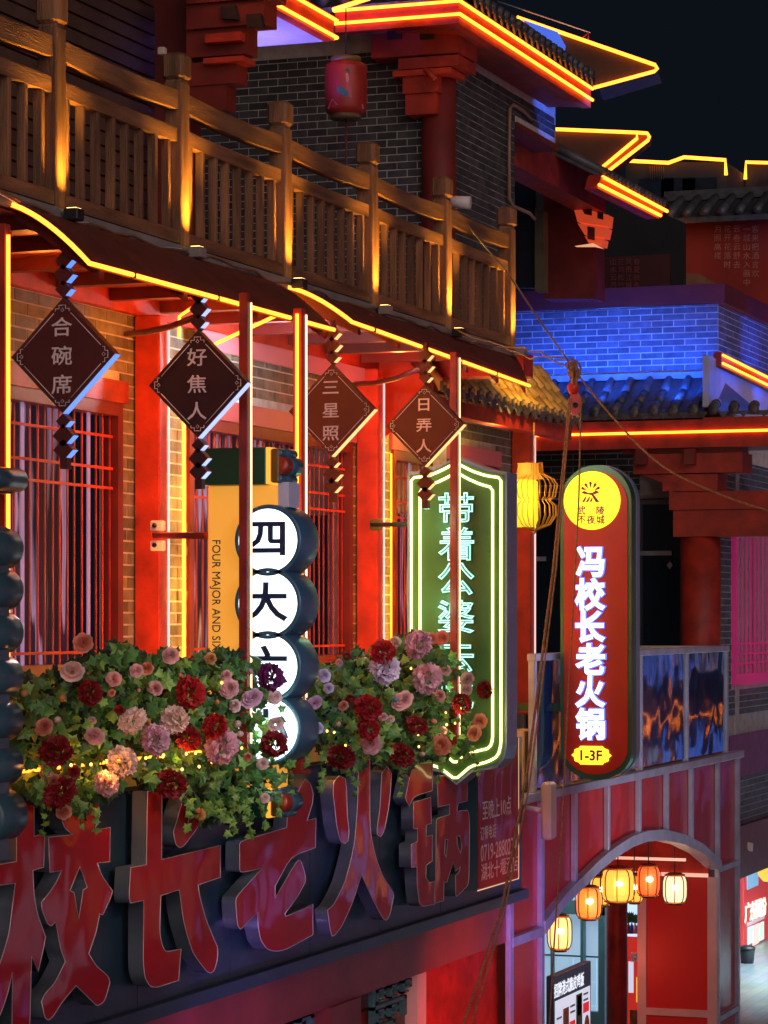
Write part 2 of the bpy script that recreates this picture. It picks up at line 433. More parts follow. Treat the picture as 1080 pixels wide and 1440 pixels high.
# ground-storey shop front under the sign board
zb0 = PY(540, 1312, YB).z
mb = MB(); mb.box(9, XO(712, YB + .12), YB + .12, YB + .40, PY(540, 1388, YB + .12).z, zb0 + .1); mb.build('beam', pm('beam_dusty_red', (.34,.05,.055), .4, .25, 2, .06), bld)
zbm = PY(540, 1388, YB + .12).z
mb = MB(); mb.box(XO(483, YB), XO(524, YB), YB + .09, YB + .35, GROUND, zbm); mb.build('column', pm('beam_dusty_red', (.34,.05,.055)), bld)
mb = MB(); mb.box(XO(597, YB + .3), XO(712, YB + .3), YB + .30, YB + .36, GROUND, zbm); mb.build('shop_panel', REDB, bld)
mb = MB(); mb.box(XO(583, YB + .2), XO(596, YB + .2), YB + .18, YB + .28, GROUND, zbm); mb.build('white_post', WHITE, bld)
mb = MB(); mb.box(XO(523, YB), XO(590, YB), YB + .30, YB + .36, GROUND, PY(560, 1404, YB + .3).z); mb.build('shop_panel', REDB, bld)
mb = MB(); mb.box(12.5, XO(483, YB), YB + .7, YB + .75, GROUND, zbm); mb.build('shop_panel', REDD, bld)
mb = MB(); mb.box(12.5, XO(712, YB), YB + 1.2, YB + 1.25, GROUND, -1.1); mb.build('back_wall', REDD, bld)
def fret(x0, z0, w, h, flip):                                  # stepped key-pattern corner
    mb = MB(); t = .022; y0, y1 = YB + .20, YB + .24; sx = -1 if flip else 1
    def b(u0, u1, v0, v1):
        a, c = x0 + sx * u0 * w, x0 + sx * u1 * w
        mb.box(min(a, c), max(a, c), y0, y1, z0 - v1 * h, z0 - v0 * h)
    for i, (n) in enumerate((1.0, .76, .5)):
        b(0, n, i * .28, i * .28 + .05); b(n - .05, n, i * .28, i * .28 + .28)
        for j in range(3):
            u = .08 + j * .3
            if u + .2 > n: break
            v = i * .28 + .07
            b(u, u + .2, v, v + .035); b(u, u + .04, v, v + .18); b(u, u + .13, v + .15, v + .18); b(u + .16, u + .2, v, v + .12); b(u + .09, u + .2, v + .09, v + .12)
    b(0, .05, 0, 1.2)
    return mb
fret(XO(525, YB + .2), zbm - .002, 1.0, .55, False).build('fret_panel', TEAL, bld)
fret(XO(482, YB + .2), zbm - .002, 1.5, .6, True).build('fret_panel', TEAL, bld)

# ---------------------------------------------------------------- balcony balustrade
bal = thing('balcony_balustrade', 'timber balustrade with square capped posts uplit along their feet, above the red awnings', 'railing', (18, YR, 2.44))
KX = [YR * (1.983 + .2418 * i) for i in range(-1, 6)]
for i, x in enumerate(KX):
    mb = MB(); mb.bbox(x - .065, x + .065, YR - .065, YR + .065, 2.34, 3.47, .008); po = mb.build('post', WOOD, bal)
    mb = MB(); mb.bbox(x - .078, x + .078, YR - .078, YR + .078, 3.485, 3.66, .022); mb.bbox(x - .055, x + .055, YR - .055, YR + .055, 3.465, 3.49, .004); mb.build('post_cap', WOOD, po)
    if i == len(KX) - 1: break
    x2 = KX[i+1]; dy = .0
    def beam(n, z0, z1, hw, sag):
        m = MB(); pts = []
        for k in range(7):
            u = k / 6; xx = x + .066 + (x2 - x - .132) * u; s = -sag * math.sin(math.pi * u)
            pts.append((xx, s))
        vs = []; fs = []
        for (xx, s) in pts: vs += [(xx, YR - hw, z0 + s), (xx, YR + hw, z0 + s), (xx, YR + hw, z1 + s), (xx, YR + hw * .5, z1 + s + .012), (xx, YR - hw * .5, z1 + s + .012), (xx, YR - hw, z1 + s)]
        for k in range(6):
            for j in range(6): fs.append((k*6+j, k*6+(j+1) % 6, k*6+6+(j+1) % 6, k*6+6+j))
        fs += [tuple(range(6)), tuple(range(36, 42))]
        m.add(vs, fs); return m.build(n, WOODR, bal)
    beam('handrail', 3.29, 3.41, .042, .02); beam('middle_rail', 3.08, 3.17, .034, .008); beam('bottom_rail', 2.42, 2.50, .05, 0)
    nb = 8
    for k in range(nb):
        xx = x + .065 + (x2 - x - .13) * (k + .5) / nb; hw = .021 + random.uniform(-.003, .003)
        m = MB(); m.bbox(xx - hw, xx + hw, YR - .027 + random.uniform(-.003, .003), YR + .027, 2.50, 3.082, .004); m.build('baluster', WOOD, bal)
# uplighters on brackets at the post feet, with their cable
UP = (1, .50, .055)
for i, x in enumerate(KX[:-1] + [KX[-1] - .05]):
    t = thing('post_uplight', ['small box uplighter at the foot of the balcony post %s' % s for s in ('off the left edge', 'nearest the left edge', 'above the first awning', 'where the two awnings meet', 'just right of the awning joint', 'second from the balcony end', 'at the far balcony corner')][i], 'light', (x + .02, YR - .15, 2.40), 'uplighters along the balcony posts')
    m = MB(); m.bbox(x - .05, x + .05, YR - .19, YR - .10, 2.33, 2.40, .006); m.build('lamp_body', BLACK if i % 2 else CONC, t)
    m = MB(); m.box(x - .035, x + .035, YR - .175, YR - .115, 2.401, 2.404); m.build('lens', em('uplight_lens', (1,.6,.15), 4), t)
    lamp('post_uplight_beam', 'SPOT', (x + .02, YR - .20, 2.43), (50, 72, 80, 58, 76, 100, 76)[i], UP, .05, (x - .04, YR - .01, 3.3), 84, .9)
t = thing('balcony_cable', 'thin pale cable sagging along the awning tops under the balustrade', 'cable', (14, YR - .1, 2.36))
m = MB(); pts = []
for k in range(60):
    x = 13.6 + k * .17; pts.append((x, YR - .075 - .02 * math.sin(k * .9), 2.375 + .014 * math.sin(k * 1.7) - .03 * abs(math.sin(k * .16))))
m.tube(pts, .006, 5); m.build('cable', SILV, t)
m = MB(); m.tube([(p[0], p[1] - .02, p[2] + .012 * math.sin(i * .7)) for i, p in enumerate(pts)], .009, 5); m.build('conduit', WOODR, t)
m = MB(); m.box(13.0, 23.7, YR - .07, YR - .03, 2.33, 2.405); tag(m.build('gutter_board', CONC), 'grey brown edge board running along the foot of the balustrade', 'board')

# ---------------------------------------------------------------- curved awnings with neon edges
def awning(label, xa, xb, ya, yb, ze):
    t = thing('awning', label, 'awning', (xa, YR, 2.3), 'curved red awnings under the balcony')
    n = 10
    def P(x, s, dz=0):
        u = (x - xa) / (xb - xa); ye = ya + (yb - ya) * u
        return (x, YR - .02 + (ye - YR + .02) * s, 2.365 + (ze - 2.365) * (.25 * s + .75 * s ** 1.7) + dz)
    m = MB(); vs = []; fs = []
    for x in (xa, xb):
        for k in range(n + 1): vs.append(P(x, k / n)); vs.append(P(x, k / n, -.035))
    N = 2 * (n + 1)
    for k in range(n):
        a = 2 * k
        fs += [(a, a + 2, N + a + 2, N + a), (a + 1, N + a + 1, N + a + 3, a + 3), (a, a + 1, a + 3, a + 2), (N + a, N + a + 2, N + a + 3, N + a + 1)]
    fs.append((2 * n, 2 * n + 1, N + 2 * n + 1, N + 2 * n)); fs.append((0, N, N + 1, 1))
    m.add(vs, fs, 0, False); m.build('canopy', AWN, t)
    m = MB(); m.tube([Vector(P(xa, k / n, -.012)) + Vector((-.012, 0, 0)) for k in range(n + 1)] + [Vector(P(xa + (xb - xa) * k / 8, 1, -.014)) + Vector((0, -.012, 0)) for k in range(1, 9)], .0135, 8)
    m.build('neon_tube', NEON, t)
    for i in range(int((xb - xa) / 1.25)):                     # clips that hold the tube
        q = Vector(P(xa + .5 + i * 1.25 + random.uniform(-.05, .05), 1, -.014)); m = MB(); m.box(q.x - .005, q.x + .005, q.y - .031, q.y + .01, q.z - .02, q.z + .02); m.build('clip', BLACK, t)
    nb = max(3, int((xb - xa) / .95))
    for i in range(nb + 1):
        x = xa + .12 + (xb - xa - .3) * i / nb; m = MB(); a = []
        for k in range(n + 1): q = P(x, k / n, -.036); a.append((q[1], q[2]))
        lo = [(y, z - .05 - .05 * math.sin(math.pi * j / n)) for j, (y, z) in enumerate(a)]
        vs = [(x, y, z) for y, z in a] + [(x, y, z) for y, z in lo] + [(x + .06, y, z) for y, z in a] + [(x + .06, y, z) for y, z in lo]
        fs = []
        M = n + 1
        for k in range(n): fs += [(k, k+1, M+k+1, M+k), (2*M+k, 3*M+k, 3*M+k+1, 2*M+k+1), (M+k, M+k+1, 3*M+k+1, 3*M+k), (k, 2*M+k, 2*M+k+1, k+1)]
        fs += [(0, M, 3*M, 2*M), (M-1, 3*M-1, 4*M-1, 2*M-1)]
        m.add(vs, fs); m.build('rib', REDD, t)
    for i in range(int((xb - xa) / .5) + 1):
        x = xa + i * .5
        if x + .48 > xb: break
    return t
awning('brown red curved awning with amber neon edge, the nearer and longer one', 14.06, 17.85, YE, YE, 2.0)
awning('brown red curved awning with amber neon edge, farther one ending at the balcony corner', 18.25, 23.75, YE, 7.24, 2.09)

# slim red posts from the awnings down to the flower boxes
def slim_post(px, label, mat, tubes, w=.028):
    x = XO(px, YP); t = thing('slim_post', label, 'post', (x, YP, -.9), 'slim posts under the awnings')
    m = MB(); m.bbox(x - w, x + w, YP - w, YP + w, -1.0, 2.03, .004); m.build('shaft', mat, t)
    for (dx, dy, mt, r, z0, z1) in tubes:
        m = MB(); m.tube([(x + dx, YP + dy, z0), (x + dx, YP + dy, z1)], r, 6); m.build('led_strip', mt, t)
    m = MB(); m.bbox(x - .06, x + .06, YP - .06, YP + .06, -1.02, -.995, .003); m.build('foot_plate', mat, t)
slim_post(4, 'orange lit slim post with amber neon strip at the left edge of the photo', REDB, [(-.02, -.042, NEON, .010, -.3, 1.97)], .03)
slim_post(344, 'slim dark red post standing in front of the white disc sign', REDP, [(.022, -.036, NEONW, .006, -.9, 1.97)])
slim_post(421, 'slim orange post with amber neon strip, right of the yellow hanging panel', REDB, [(-.042, .0, NEON, .011, .6, 1.99), (.03, -.036, NEONW, .008, -.9, 1.99)], .032)
slim_post(639, 'slim dark red post standing in front of the green neon sign', REDP, [(.022, -.036, NEONW, .006, -.9, 1.99)])
# arched tie rods and the sign brackets
def rod(name, label, pts, r, mat, cat='bracket', grp=None):
    m = MB(); m.tube(pts, r, 8); o = m.build(name, mat); return tag(o, label, cat, grp)
rod('curved_tie', 'dark red curved tie rod bowing in front of the column above the nearer awning post', [PY(178, 470, YW - .2), PY(205, 467, 8.0), PY(238, 460, 7.6), PY(275, 446, 7.05)], .022, REDD)
rod('curved_tie', 'dark red curved tie rod reaching to the farthest diamond plaque', [PY(499, 540, YW - .2), PY(525, 539, 8.1), PY(556, 532, 7.6), PY(592, 518, 7.0)], .022, REDD)
t = thing('sign_bracket', 'red square bracket clamped to the lit column with two white lamps on it', 'bracket', PY(215, 753, YW - .25))
m = MB(); a = PY(218, 753, YW - .3); b_ = PY(290, 753, 7.2); m.tube([a, b_], .03, 4); m.build('arm', REDP, t)
for dy in (-14, 14):
    q = PY(222, 753 + dy, YW - .3); m = MB(); m.bbox(q.x - .03, q.x + .03, q.y - .05, q.y + .05, q.z - .04, q.z + .035, .008); m.build('clamp', WHITE, t)
    m = MB(); m.lathe(q + Vector((-.035, .01, 0)), [(.0, -.01), (.017, -.008), (.017, .006), (0, .008)], 10, axis='x'); m.build('bolt', BLACK, t)
t = thing('sign_bracket', 'green square bracket holding the green neon sign off the column', 'bracket', PY(528, 738, YW - .25))
m = MB(); m.tube([PY(524, 738, YW - .3), PY(583, 737, 7.1)], .026, 4); m.build('arm', pm('olive_paint', (.06,.09,.04)), t)
m = MB(); q = PY(529, 738, YW - .3); m.bbox(q.x - .03, q.x + .03, q.y - .05, q.y + .05, q.z - .05, q.z + .05, .008); m.build('clamp', pm('olive_paint', (.06,.09,.04)), t)

# ---------------------------------------------------------------- diamond plaques
def plaque(px, py, X, dia, chars, label, edge, base):
    c = PX(px, py, X); t = thing('diamond_plaque', label, 'sign', tuple(c), 'diamond plaques with three characters hanging under the awnings')
    r = dia / 2; th = .075
    sq = [(0, r), (-r, 0), (0, -r), (r, 0)]                       # (dy, dz)
    def dm(cy, cz, rr, x0, x1, mb, mi=0): mb.prism([(x0, c.y + cy, c.z + cz + rr), (x0, c.y + cy - rr, c.z + cz), (x0, c.y + cy, c.z + cz - rr), (x0, c.y + cy + rr, c.z + cz)], (x1 - x0, 0, 0), mi)
    m = MB(); dm(0, 0, r, X, X + th, m); m.build('board', base, t)
    m = MB(); e = [(0, -r - .001), (-r - .001, 0)]
    m.prism([(X + .004, c.y - r - .002, c.z), (X + .004, c.y, c.z - r - .002), (X + .004, c.y, c.z - r + .004), (X + .004, c.y - r + .004, c.z)], (th - .006, 0, 0)); m.build('edge_strip', edge, t)
    q = r * .90; cr = .046 * r / .33
    m = MB(); L = []
    for (a, b) in ((0, 1), (-1, 0), (0, -1), (1, 0)): L.append((a, b))
    x = X - .004
    for i in range(4):
        a, b = L[i], L[(i + 1) % 4]
        p0 = Vector((x, c.y + (a[0] * .82 + b[0] * .18) * q, c.z + (a[1] * .82 + b[1] * .18) * q)); p1 = Vector((x, c.y + (a[0] * .18 + b[0] * .82) * q, c.z + (a[1] * .18 + b[1] * .82) * q))
        m.tube([p0, p1], .0028, 4)
        tip = Vector((x, c.y + a[0] * q, c.z + a[1] * q)); inn = Vector((0, -a[0], -a[1])); sid = Vector((0, -a[1], a[0]))
        k = cr
        for s in (1, -1):
            m.tube([tip + inn * k * .95 + sid * k * s * .95, tip + inn * k * .62 + sid * k * s * .95, tip + inn * k * .62 + sid * k * s * .45, tip + inn * k * .2 + sid * k * s * .45, tip + inn * k * .2 + sid * 0], .003, 4)
            m.tube([tip + inn * k * 1.0 + sid * 0, tip + inn * k * .8 + sid * k * .22 * s, tip + inn * k * .5, tip + inn * k * .8 - sid * k * .22 * s], .0028, 4, closed=True)
    m.build('border', PALE, t)
    for i, ch in enumerate(chars):
        text(t, ch, (X - .003, c.y + .005, c.z + (1 - i) * r * .50), 'x', dia * .185, PALE, .0016, .002, sx=1.12, sy=.95)
    z = c.z + r + .015                                          # stepped pendants above and below
    for k, w in enumerate((.05, .062, .055)):
        m = MB(); z2 = z + .035; dm(0, z2 - c.z, w, X + .004, X + th - .004, m); m.build('pendant', base, t)
        m = MB(); yy = c.y - w; m.prism([(X + .008, yy - .003, z2), (X + .008, c.y - w * .35, z2 - w * .65 - .003), (X + .008, c.y - w * .35 + .008, z2 - w * .65 + .004), (X + .008, yy + .01, z2)], (th - .016, 0, 0)); m.build('edge_strip', edge, t)
        z += .082
    m = MB(); m.box(X + .015, X + th - .015, c.y - .012, c.y + .012, z - .03, max(z + .02, 2.06)); m.build('hanger', base, t)
    z = c.z - r - .01
    for k, w in enumerate((.045, .066, .062)):
        m = MB(); z2 = z - .035; dm(0, z2 - c.z, w, X + .004, X + th - .004, m); m.build('pendant', base, t)
        m = MB(); m.prism([(X + .008, c.y - w - .003, z2), (X + .008, c.y - w * .35, z2 - w * .65 - .003), (X + .008, c.y - w * .35 + .008, z2 - w * .65 + .004), (X + .008, c.y - w + .01, z2)], (th - .016, 0, 0)); m.build('edge_strip', edge, t)
        z -= .082
    m = MB(); m.box(X + .01, X + th - .01, c.y - .022, c.y + .022, z - .06, z + .04); m.build('tail_block', base, t)
    return t
PLB = pm('plaque_brown', (.115, .026, .022), .45, .12, 6, .05)
EB = em('edge_strip_blue', (.12, .30, 1), .75, (.2,.35,.7)); EY = em('edge_strip_gold', (1, .62, .22), .8, (.6,.4,.2)); EW = em('edge_strip_pale', (.40, .52, 1), .8, (.5,.5,.6))
plaque(88, 500, 14.2, .655, '合碗席', 'brown diamond plaque with blue edge reading 合碗席, nearest the left edge', EB, PLB)
plaque(278, 540, 15.72, .665, '好焦人', 'darkest brown diamond plaque reading 好焦人, just left of the slim red post', EW, pm('plaque_dark', (.055,.018,.018), .45, .12, 6, .05))
plaque(466, 577, 17.9, .635, '三星照', 'orange brown diamond plaque reading 三星照, right of the slim orange post', EY, pm('plaque_orange', (.22,.05,.022), .45, .12, 6, .05))
plaque(597, 598, 19.6, .615, '日弄人', 'brown diamond plaque reading 日弄人, farthest along the awnings, above the green neon sign', EY, PLB)

# ---------------------------------------------------------------- hanging sign with four white discs
def disc_sign():
    X = 16.3; D = .29
    t = thing('disc_sign', 'tall hanging sign with four glowing white discs reading 四大六小 on a yellow panel between green bands', 'sign', tuple(PX(370, 860, X)))
    TL = pm('sign_green', (.012, .075, .03), .4, .1, 4, .03); OR = em('panel_amber', (1, .42, .045), .42, (.75,.33,.05))
    def y(px): return YO(px, X)
    def z(py, px=360): return PX(px, py, X).z
    m = MB(); m.bbox(X + .06, X + D - .06, y(386), y(287), z(1108), z(682), .008); m.build('panel', OR, t)
    text(t, 'FOUR MAJOR AND SIX SMALL', (X + .056, y(297.5), z(862)), 'xd', .082, NAVY, 0, .002, sx=.86)
    for (p0, p1, nm) in ((629, 681, 'top'), (1108, 1150, 'bottom')):
        m = MB(); m.bbox(X, X + D, y(373), y(286), z(p1), z(p0), .006); band = m.build('band', TL, t)
        m = MB(); m.bbox(X + .002, X + D - .002, y(379), y(373.3), z(p1), z(p0), .004); m.build('stripe', em('stripe_amber', (1,.5,.05), .6, (.8,.4,.05)), t)
        h = (p1 - p0)
        m = MB(); m.bbox(X + .004, X + D - .004, y(392), y(379.3), z(p1 - 2), z(p0 + 2), .01); m.build('end_block', pm('olive_brass', (.30,.16,.03), .3, .15, 4, .03, metal=.5), t)
        for (f, r, rr) in ((.15, .028, 0), (.5, .060, 1), (.85, .028, 0)):
            c = Vector((X + .01, y(390 + (2 if rr else 0)), z(p0 + h * f)))
            m = MB(); m.lathe(c, [(0, 0), (r * .9, 0), (r, .01), (r, D - .02), (r * .9, D - .01), (0, D - .01)], 20, axis='x'); m.build('scroll_end', METB if not rr else pm('scroll_red', (.42,.05,.02), .3, .1, 4, .02, metal=.3), t)
            m = MB(); m.lathe(c + Vector((.09, 0, 0)), [(r + .004, 0), (r + .004, D - .12)], 20, axis='x'); m.build('sleeve', METB, t)
    m = MB(); q = z(700); m.box(X + .05, X + D - .05, y(402), y(387), q - .06, q + .10); m.build('junction_box', SILV, t)
    GW = em('disc_white', (.80, .97, 1), 1.75, (.9,.9,.9))
    for i, ch in enumerate('四大六小'):
        cy, cz = y(378), z(760 + 88.6 * i, 378); r = .229
        m = MB(); prof = [(r * .86, -.012), (r * .885, -.02), (r * .985, -.02), (r, -.008), (r, D), (r * .98, D + .01), (0, D + .01)]
        m.lathe((X, cy, cz), prof, 48, axis='x'); fr = m.build('disc_case', METB, t)
        m = MB(); m.lathe((X - .018, cy, cz), [(0, 0), (r * .875, 0), (r * .875, .012), (0, .012)], 48, axis='x'); m.build('glowing_face', GW, fr)
        text(fr, ch, (X - .022, cy + .012, cz + .01), 'x', .285, NAVY, .0075, .003, sx=1.08, sy=.9)
    lamp('disc_sign_glow', 'POINT', (X - .16, y(388), z(1020)), 2.2, (.75, .95, 1), .05)
disc_sign()

# sign with the scalloped rim at the left edge: mostly outside the frame, its discs stacked
def scallop_sign():
    X = 12.3; t = thing('scalloped_sign', 'dark blue grey scalloped sign rim cut off by the left edge of the photo', 'sign', tuple(PX(-20, 900, X)))
    cy = YO(-27, X)
    for i, (py, r) in enumerate([(770, .105), (829, .105), (890, .105), (953, .105), (1015, .105), (1078, .105), (1150, .13)]):
        q = PX(-27, py, X); m = MB(); m.lathe((X, cy, q.z), [(0, 0), (r * .9, 0), (r, .01), (r, .26), (r * .9, .27), (0, .27)], 36, axis='x'); m.build('scallop', METB, t)
    a = PX(-27, 672, X); m = MB(); m.lathe((X, cy - .05, a.z), [(0, 0), (.055, 0), (.06, .01), (.06, .30), (0, .31)], 24, axis='x'); m.build('scroll_end', METB, t)
    m = MB(); m.bbox(X + .03, X + .2, cy - .06, cy + .3, PX(-27, 1215, X).z, PX(-27, 740, X).z, .01); m.build('panel', METB, t)
    m = MB(); m.bbox(X, X + .26, cy - .05, cy + .3, PX(-27, 692, X).z, PX(-27, 655, X).z, .006); m.build('band', METD, t)
scallop_sign()

# ---------------------------------------------------------------- green neon sign
def neon_sign():
    X = 20.25; t = thing('neon_sign', 'tall green hanging sign with double lemon neon outline and cyan characters 带着公婆去', 'sign', tuple(PX(642, 860, X)))
    def P(px, py, dx=0): q = PX(px, py, X); return Vector((X + dx, q.y, q.z))
    out = [(573,664),(600,661),(622,652),(643,642),(665,651),(688,660),(713,664),(713,1050),(709,1068),(698,1080),(664,1086),(642,1104),(620,1086),(588,1080),(576,1068),(573,1050)]
    G = pm('sign_green_gold', (.075, .17, .045), .4, .25, 2.5, .03, metal=.1)
    m = MB(); m.prism([P(a, b) for a, b in out], (.26, 0, 0)); m.build('case', pm('case_pale_blue', (.30,.42,.62), .35, .1, 3, .03, metal=.4), t)
    m = MB(); m.prism([P(a, b, -.004) for a, b in [(577,668),(601,665),(622,656),(643,646),(664,655),(687,664),(709,668),(709,1050),(705,1066),(696,1075),(663,1082),(642,1099),(621,1082),(590,1075),(580,1066),(577,1050)]], (-.006, 0, 0)); m.build('face', G, t)
    def sm(p):
        o = []
        for i in range(len(p)):
            a, b, c = Vector(p[i-1]), Vector(p[i]), Vector(p[(i+1) % len(p)])
            l = min(4, (b-a).length * .3, (c-b).length * .3)
            o += [b - (b-a).normalized() * l, b + (c-b).normalized() * l]
        return o
    n1 = [(580,672),(603,670),(622,662),(643,651),(664,662),(684,669),(706,672),(706,1046),(702,1063),(688,1071),(664,1077),(642,1096),(620,1079),(594,1072),(583,1060),(580,1045)]
    n2 = [(592,688),(610,681),(628,673),(643,664),(658,673),(676,681),(694,686),(694,1040),(690,1052),(668,1057),(655,1062),(642,1074),(629,1062),(612,1057),(596,1052),(592,1040)]
    for k, nn in enumerate((n1, n2)):
        m = MB(); m.tube([P(a, b, -.028 + .004 * k) for a, b in [tuple(v) for v in sm(nn)]], .0105, 7, closed=True); m.build('neon_tube', NEONY, t)
    for i, ch in enumerate('带着公婆去吃'):
        py = [716, 765, 814, 867, 922, 975][i]; q = P(643, py, -.03)
        text(t, ch, q, 'x', .29, CYAN, .010, 0, outline=.0050, sx=1.06, sy=.92)
        text(t, ch, q + Vector((.008, 0, 0)), 'x', .29, pm('letter_teal', (.05,.45,.33), .4, .1, 4, 0), .009, .003, sx=1.06, sy=.92)
    q = P(642, 860, -.2)
    for z in (.75, .1, -.6): lamp('neon_sign_glow', 'POINT', (X - .34, q.y + .12, z), 2.0, (.30, 1, .62), .05)
neon_sign()

# ---------------------------------------------------------------- red capsule sign
def capsule_sign():
    X = 24.0; t = thing('capsule_sign', 'tall rounded red sign with yellow disc and white characters 冯校长老火锅 over a 1-3F badge', 'sign', tuple(PX(838, 870, X)))
    def Y(px): return YO(px, X)
    def Z(py, px=838): return PX(px, py, X).z
    def caps(x, l, r_, top, bot, off, name, mat):
        yl, yr = Y(l), Y(r_); rr = (yl - yr) / 2; c = (yl + yr) / 2; pts = []
        for k in range(25): a = math.pi * k / 24; pts.append((x, c + rr * math.cos(a), Z(top) - rr + rr * math.sin(a)))
        for k in range(25): a = math.pi * k / 24; pts.append((x, c - rr * math.cos(a), Z(bot) + rr * .8 - rr * .8 * math.sin(a)))
        m = MB(); m.prism(pts, (off, 0, 0)); return m.build(name, mat, t)
    caps(X, 788, 888, 654, 1097, .17, 'case', pm('capsule_green', (.05,.16,.09), .3, .15, 3, .02, metal=.5))
    caps(X + .17, 787, 889, 653, 1098, .10, 'rear_case', pm('case_pale_blue', (.30,.42,.62)))
    caps(X - .004, 794, 883, 663, 1089, -.012, 'face', pm('capsule_red', (.45,.022,.012), .35, .12, 3, .02))
    c = PX(833.5, 704, X); r = .262
    m = MB(); m.lathe((X - .034, c.y, c.z), [(0, 0), (r * .98, 0), (r, .006), (r, .02), (0, .02)], 48, axis='x'); dk = m.build('yellow_disc', em('disc_yellow', (1, .86, .028), 1.0, (.8,.7,.05)), t)
    PU = pm('print_purple', (.35,.02,.22), .5, .05, 3, 0)
    # fan-shaped emblem
    m = MB(); ex = X - .037; ec = PX(832, 692, X)
    for a in (-62, -32, 0, 32, 62):
        ca, sa = math.cos(R(a)), math.sin(R(a)); l0, l1, w = .035, .098, .014
        pts = [(l0, 0), (l0 + .035, w * .7), (l1 - .008, w), (l1, 0), (l1 - .008, -w), (l0 + .035, -w * .7)]
        m.prism([(ex, ec.y - (u * sa + v * ca), ec.z - .005 + u * ca - v * sa) for u, v in pts], (-.002, 0, 0))
    for pts in ([(-.085,.005),(-.06,.022),(-.02,.002),(.02,.004),(.05,.024),(.085,.006),(.05,-.01),(.03,-.012),(.075,-.07),(.09,-.08),(.05,-.085),(.01,-.02),(-.02,-.012),(-.06,-.008)],
                [(-.08,-.08),(-.05,-.035),(-.035,-.035),(-.055,-.08)], [(-.045,-.08),(-.015,-.035),(0,-.035),(-.02,-.08)], [(-.01,-.08),(.012,-.04),(.022,-.045),(.012,-.08)]):
        m.prism([(ex, ec.y - u, ec.z - .01 + v) for u, v in pts], (-.002, 0, 0))
    m.build('emblem', PU, dk)
    for ch, px, py in (('武', 819, 718), ('陵', 846, 718), ('不', 819, 731), ('夜', 832.5, 731), ('城', 846, 731)):
        q = PX(px, py, X); text(dk, ch, (ex, q.y, q.z), 'x', .082, PU, .002, .001)
    LW = em('letter_glow_white', (.88, .97, 1), 1.5, (.9,.9,.9))
    for i, ch in enumerate('冯校长老火锅'):
        q = PX(832, 790 + 45.6 * i, X)
        o = text(t, ch, (X - .055, q.y, q.z), 'x', .29, LW, .0085, .006, sx=.95)
        text(t, ch, (X - .030, q.y, q.z), 'x', .29, em('letter_halo_blue', (.10,.16,1), 1.3, (.2,.2,.6)), 0, 0, name='halo_outline', outline=.017, sx=.95)  # blue halo of the letters drawn as a glowing outline
    q = PX(833, 1062, X); pts = []
    w, h = .185, .083
    for (u, v) in ((-1,0),(-.86,.25),(-.84,.62),(-.62,.8),(-.55,1),(.55,1),(.62,.8),(.84,.62),(.86,.25),(1,0),(.86,-.25),(.84,-.62),(.62,-.8),(.55,-1),(-.55,-1),(-.62,-.8),(-.84,-.62),(-.86,-.25)):
        pts.append((X - .02, q.y - u * w, q.z + v * h))
    m = MB(); m.prism(pts, (-.016, 0, 0)); bg = m.build('badge', em('disc_yellow', (1,.86,.028), 1), t)
    text(bg, '1-3F', (X - .039, q.y, q.z), 'x', .125, PU, .004, .001)
    m = MB(); a = PX(728, 993, X + .3); b_ = PX(790, 990, X + .1); m.box(X + .05, X + .12, b_.y - .05, a.y, a.z - .035, a.z + .035); m.build('bracket_arm', pm('bracket_green', (.03,.12,.07), .5), t)
capsule_sign()

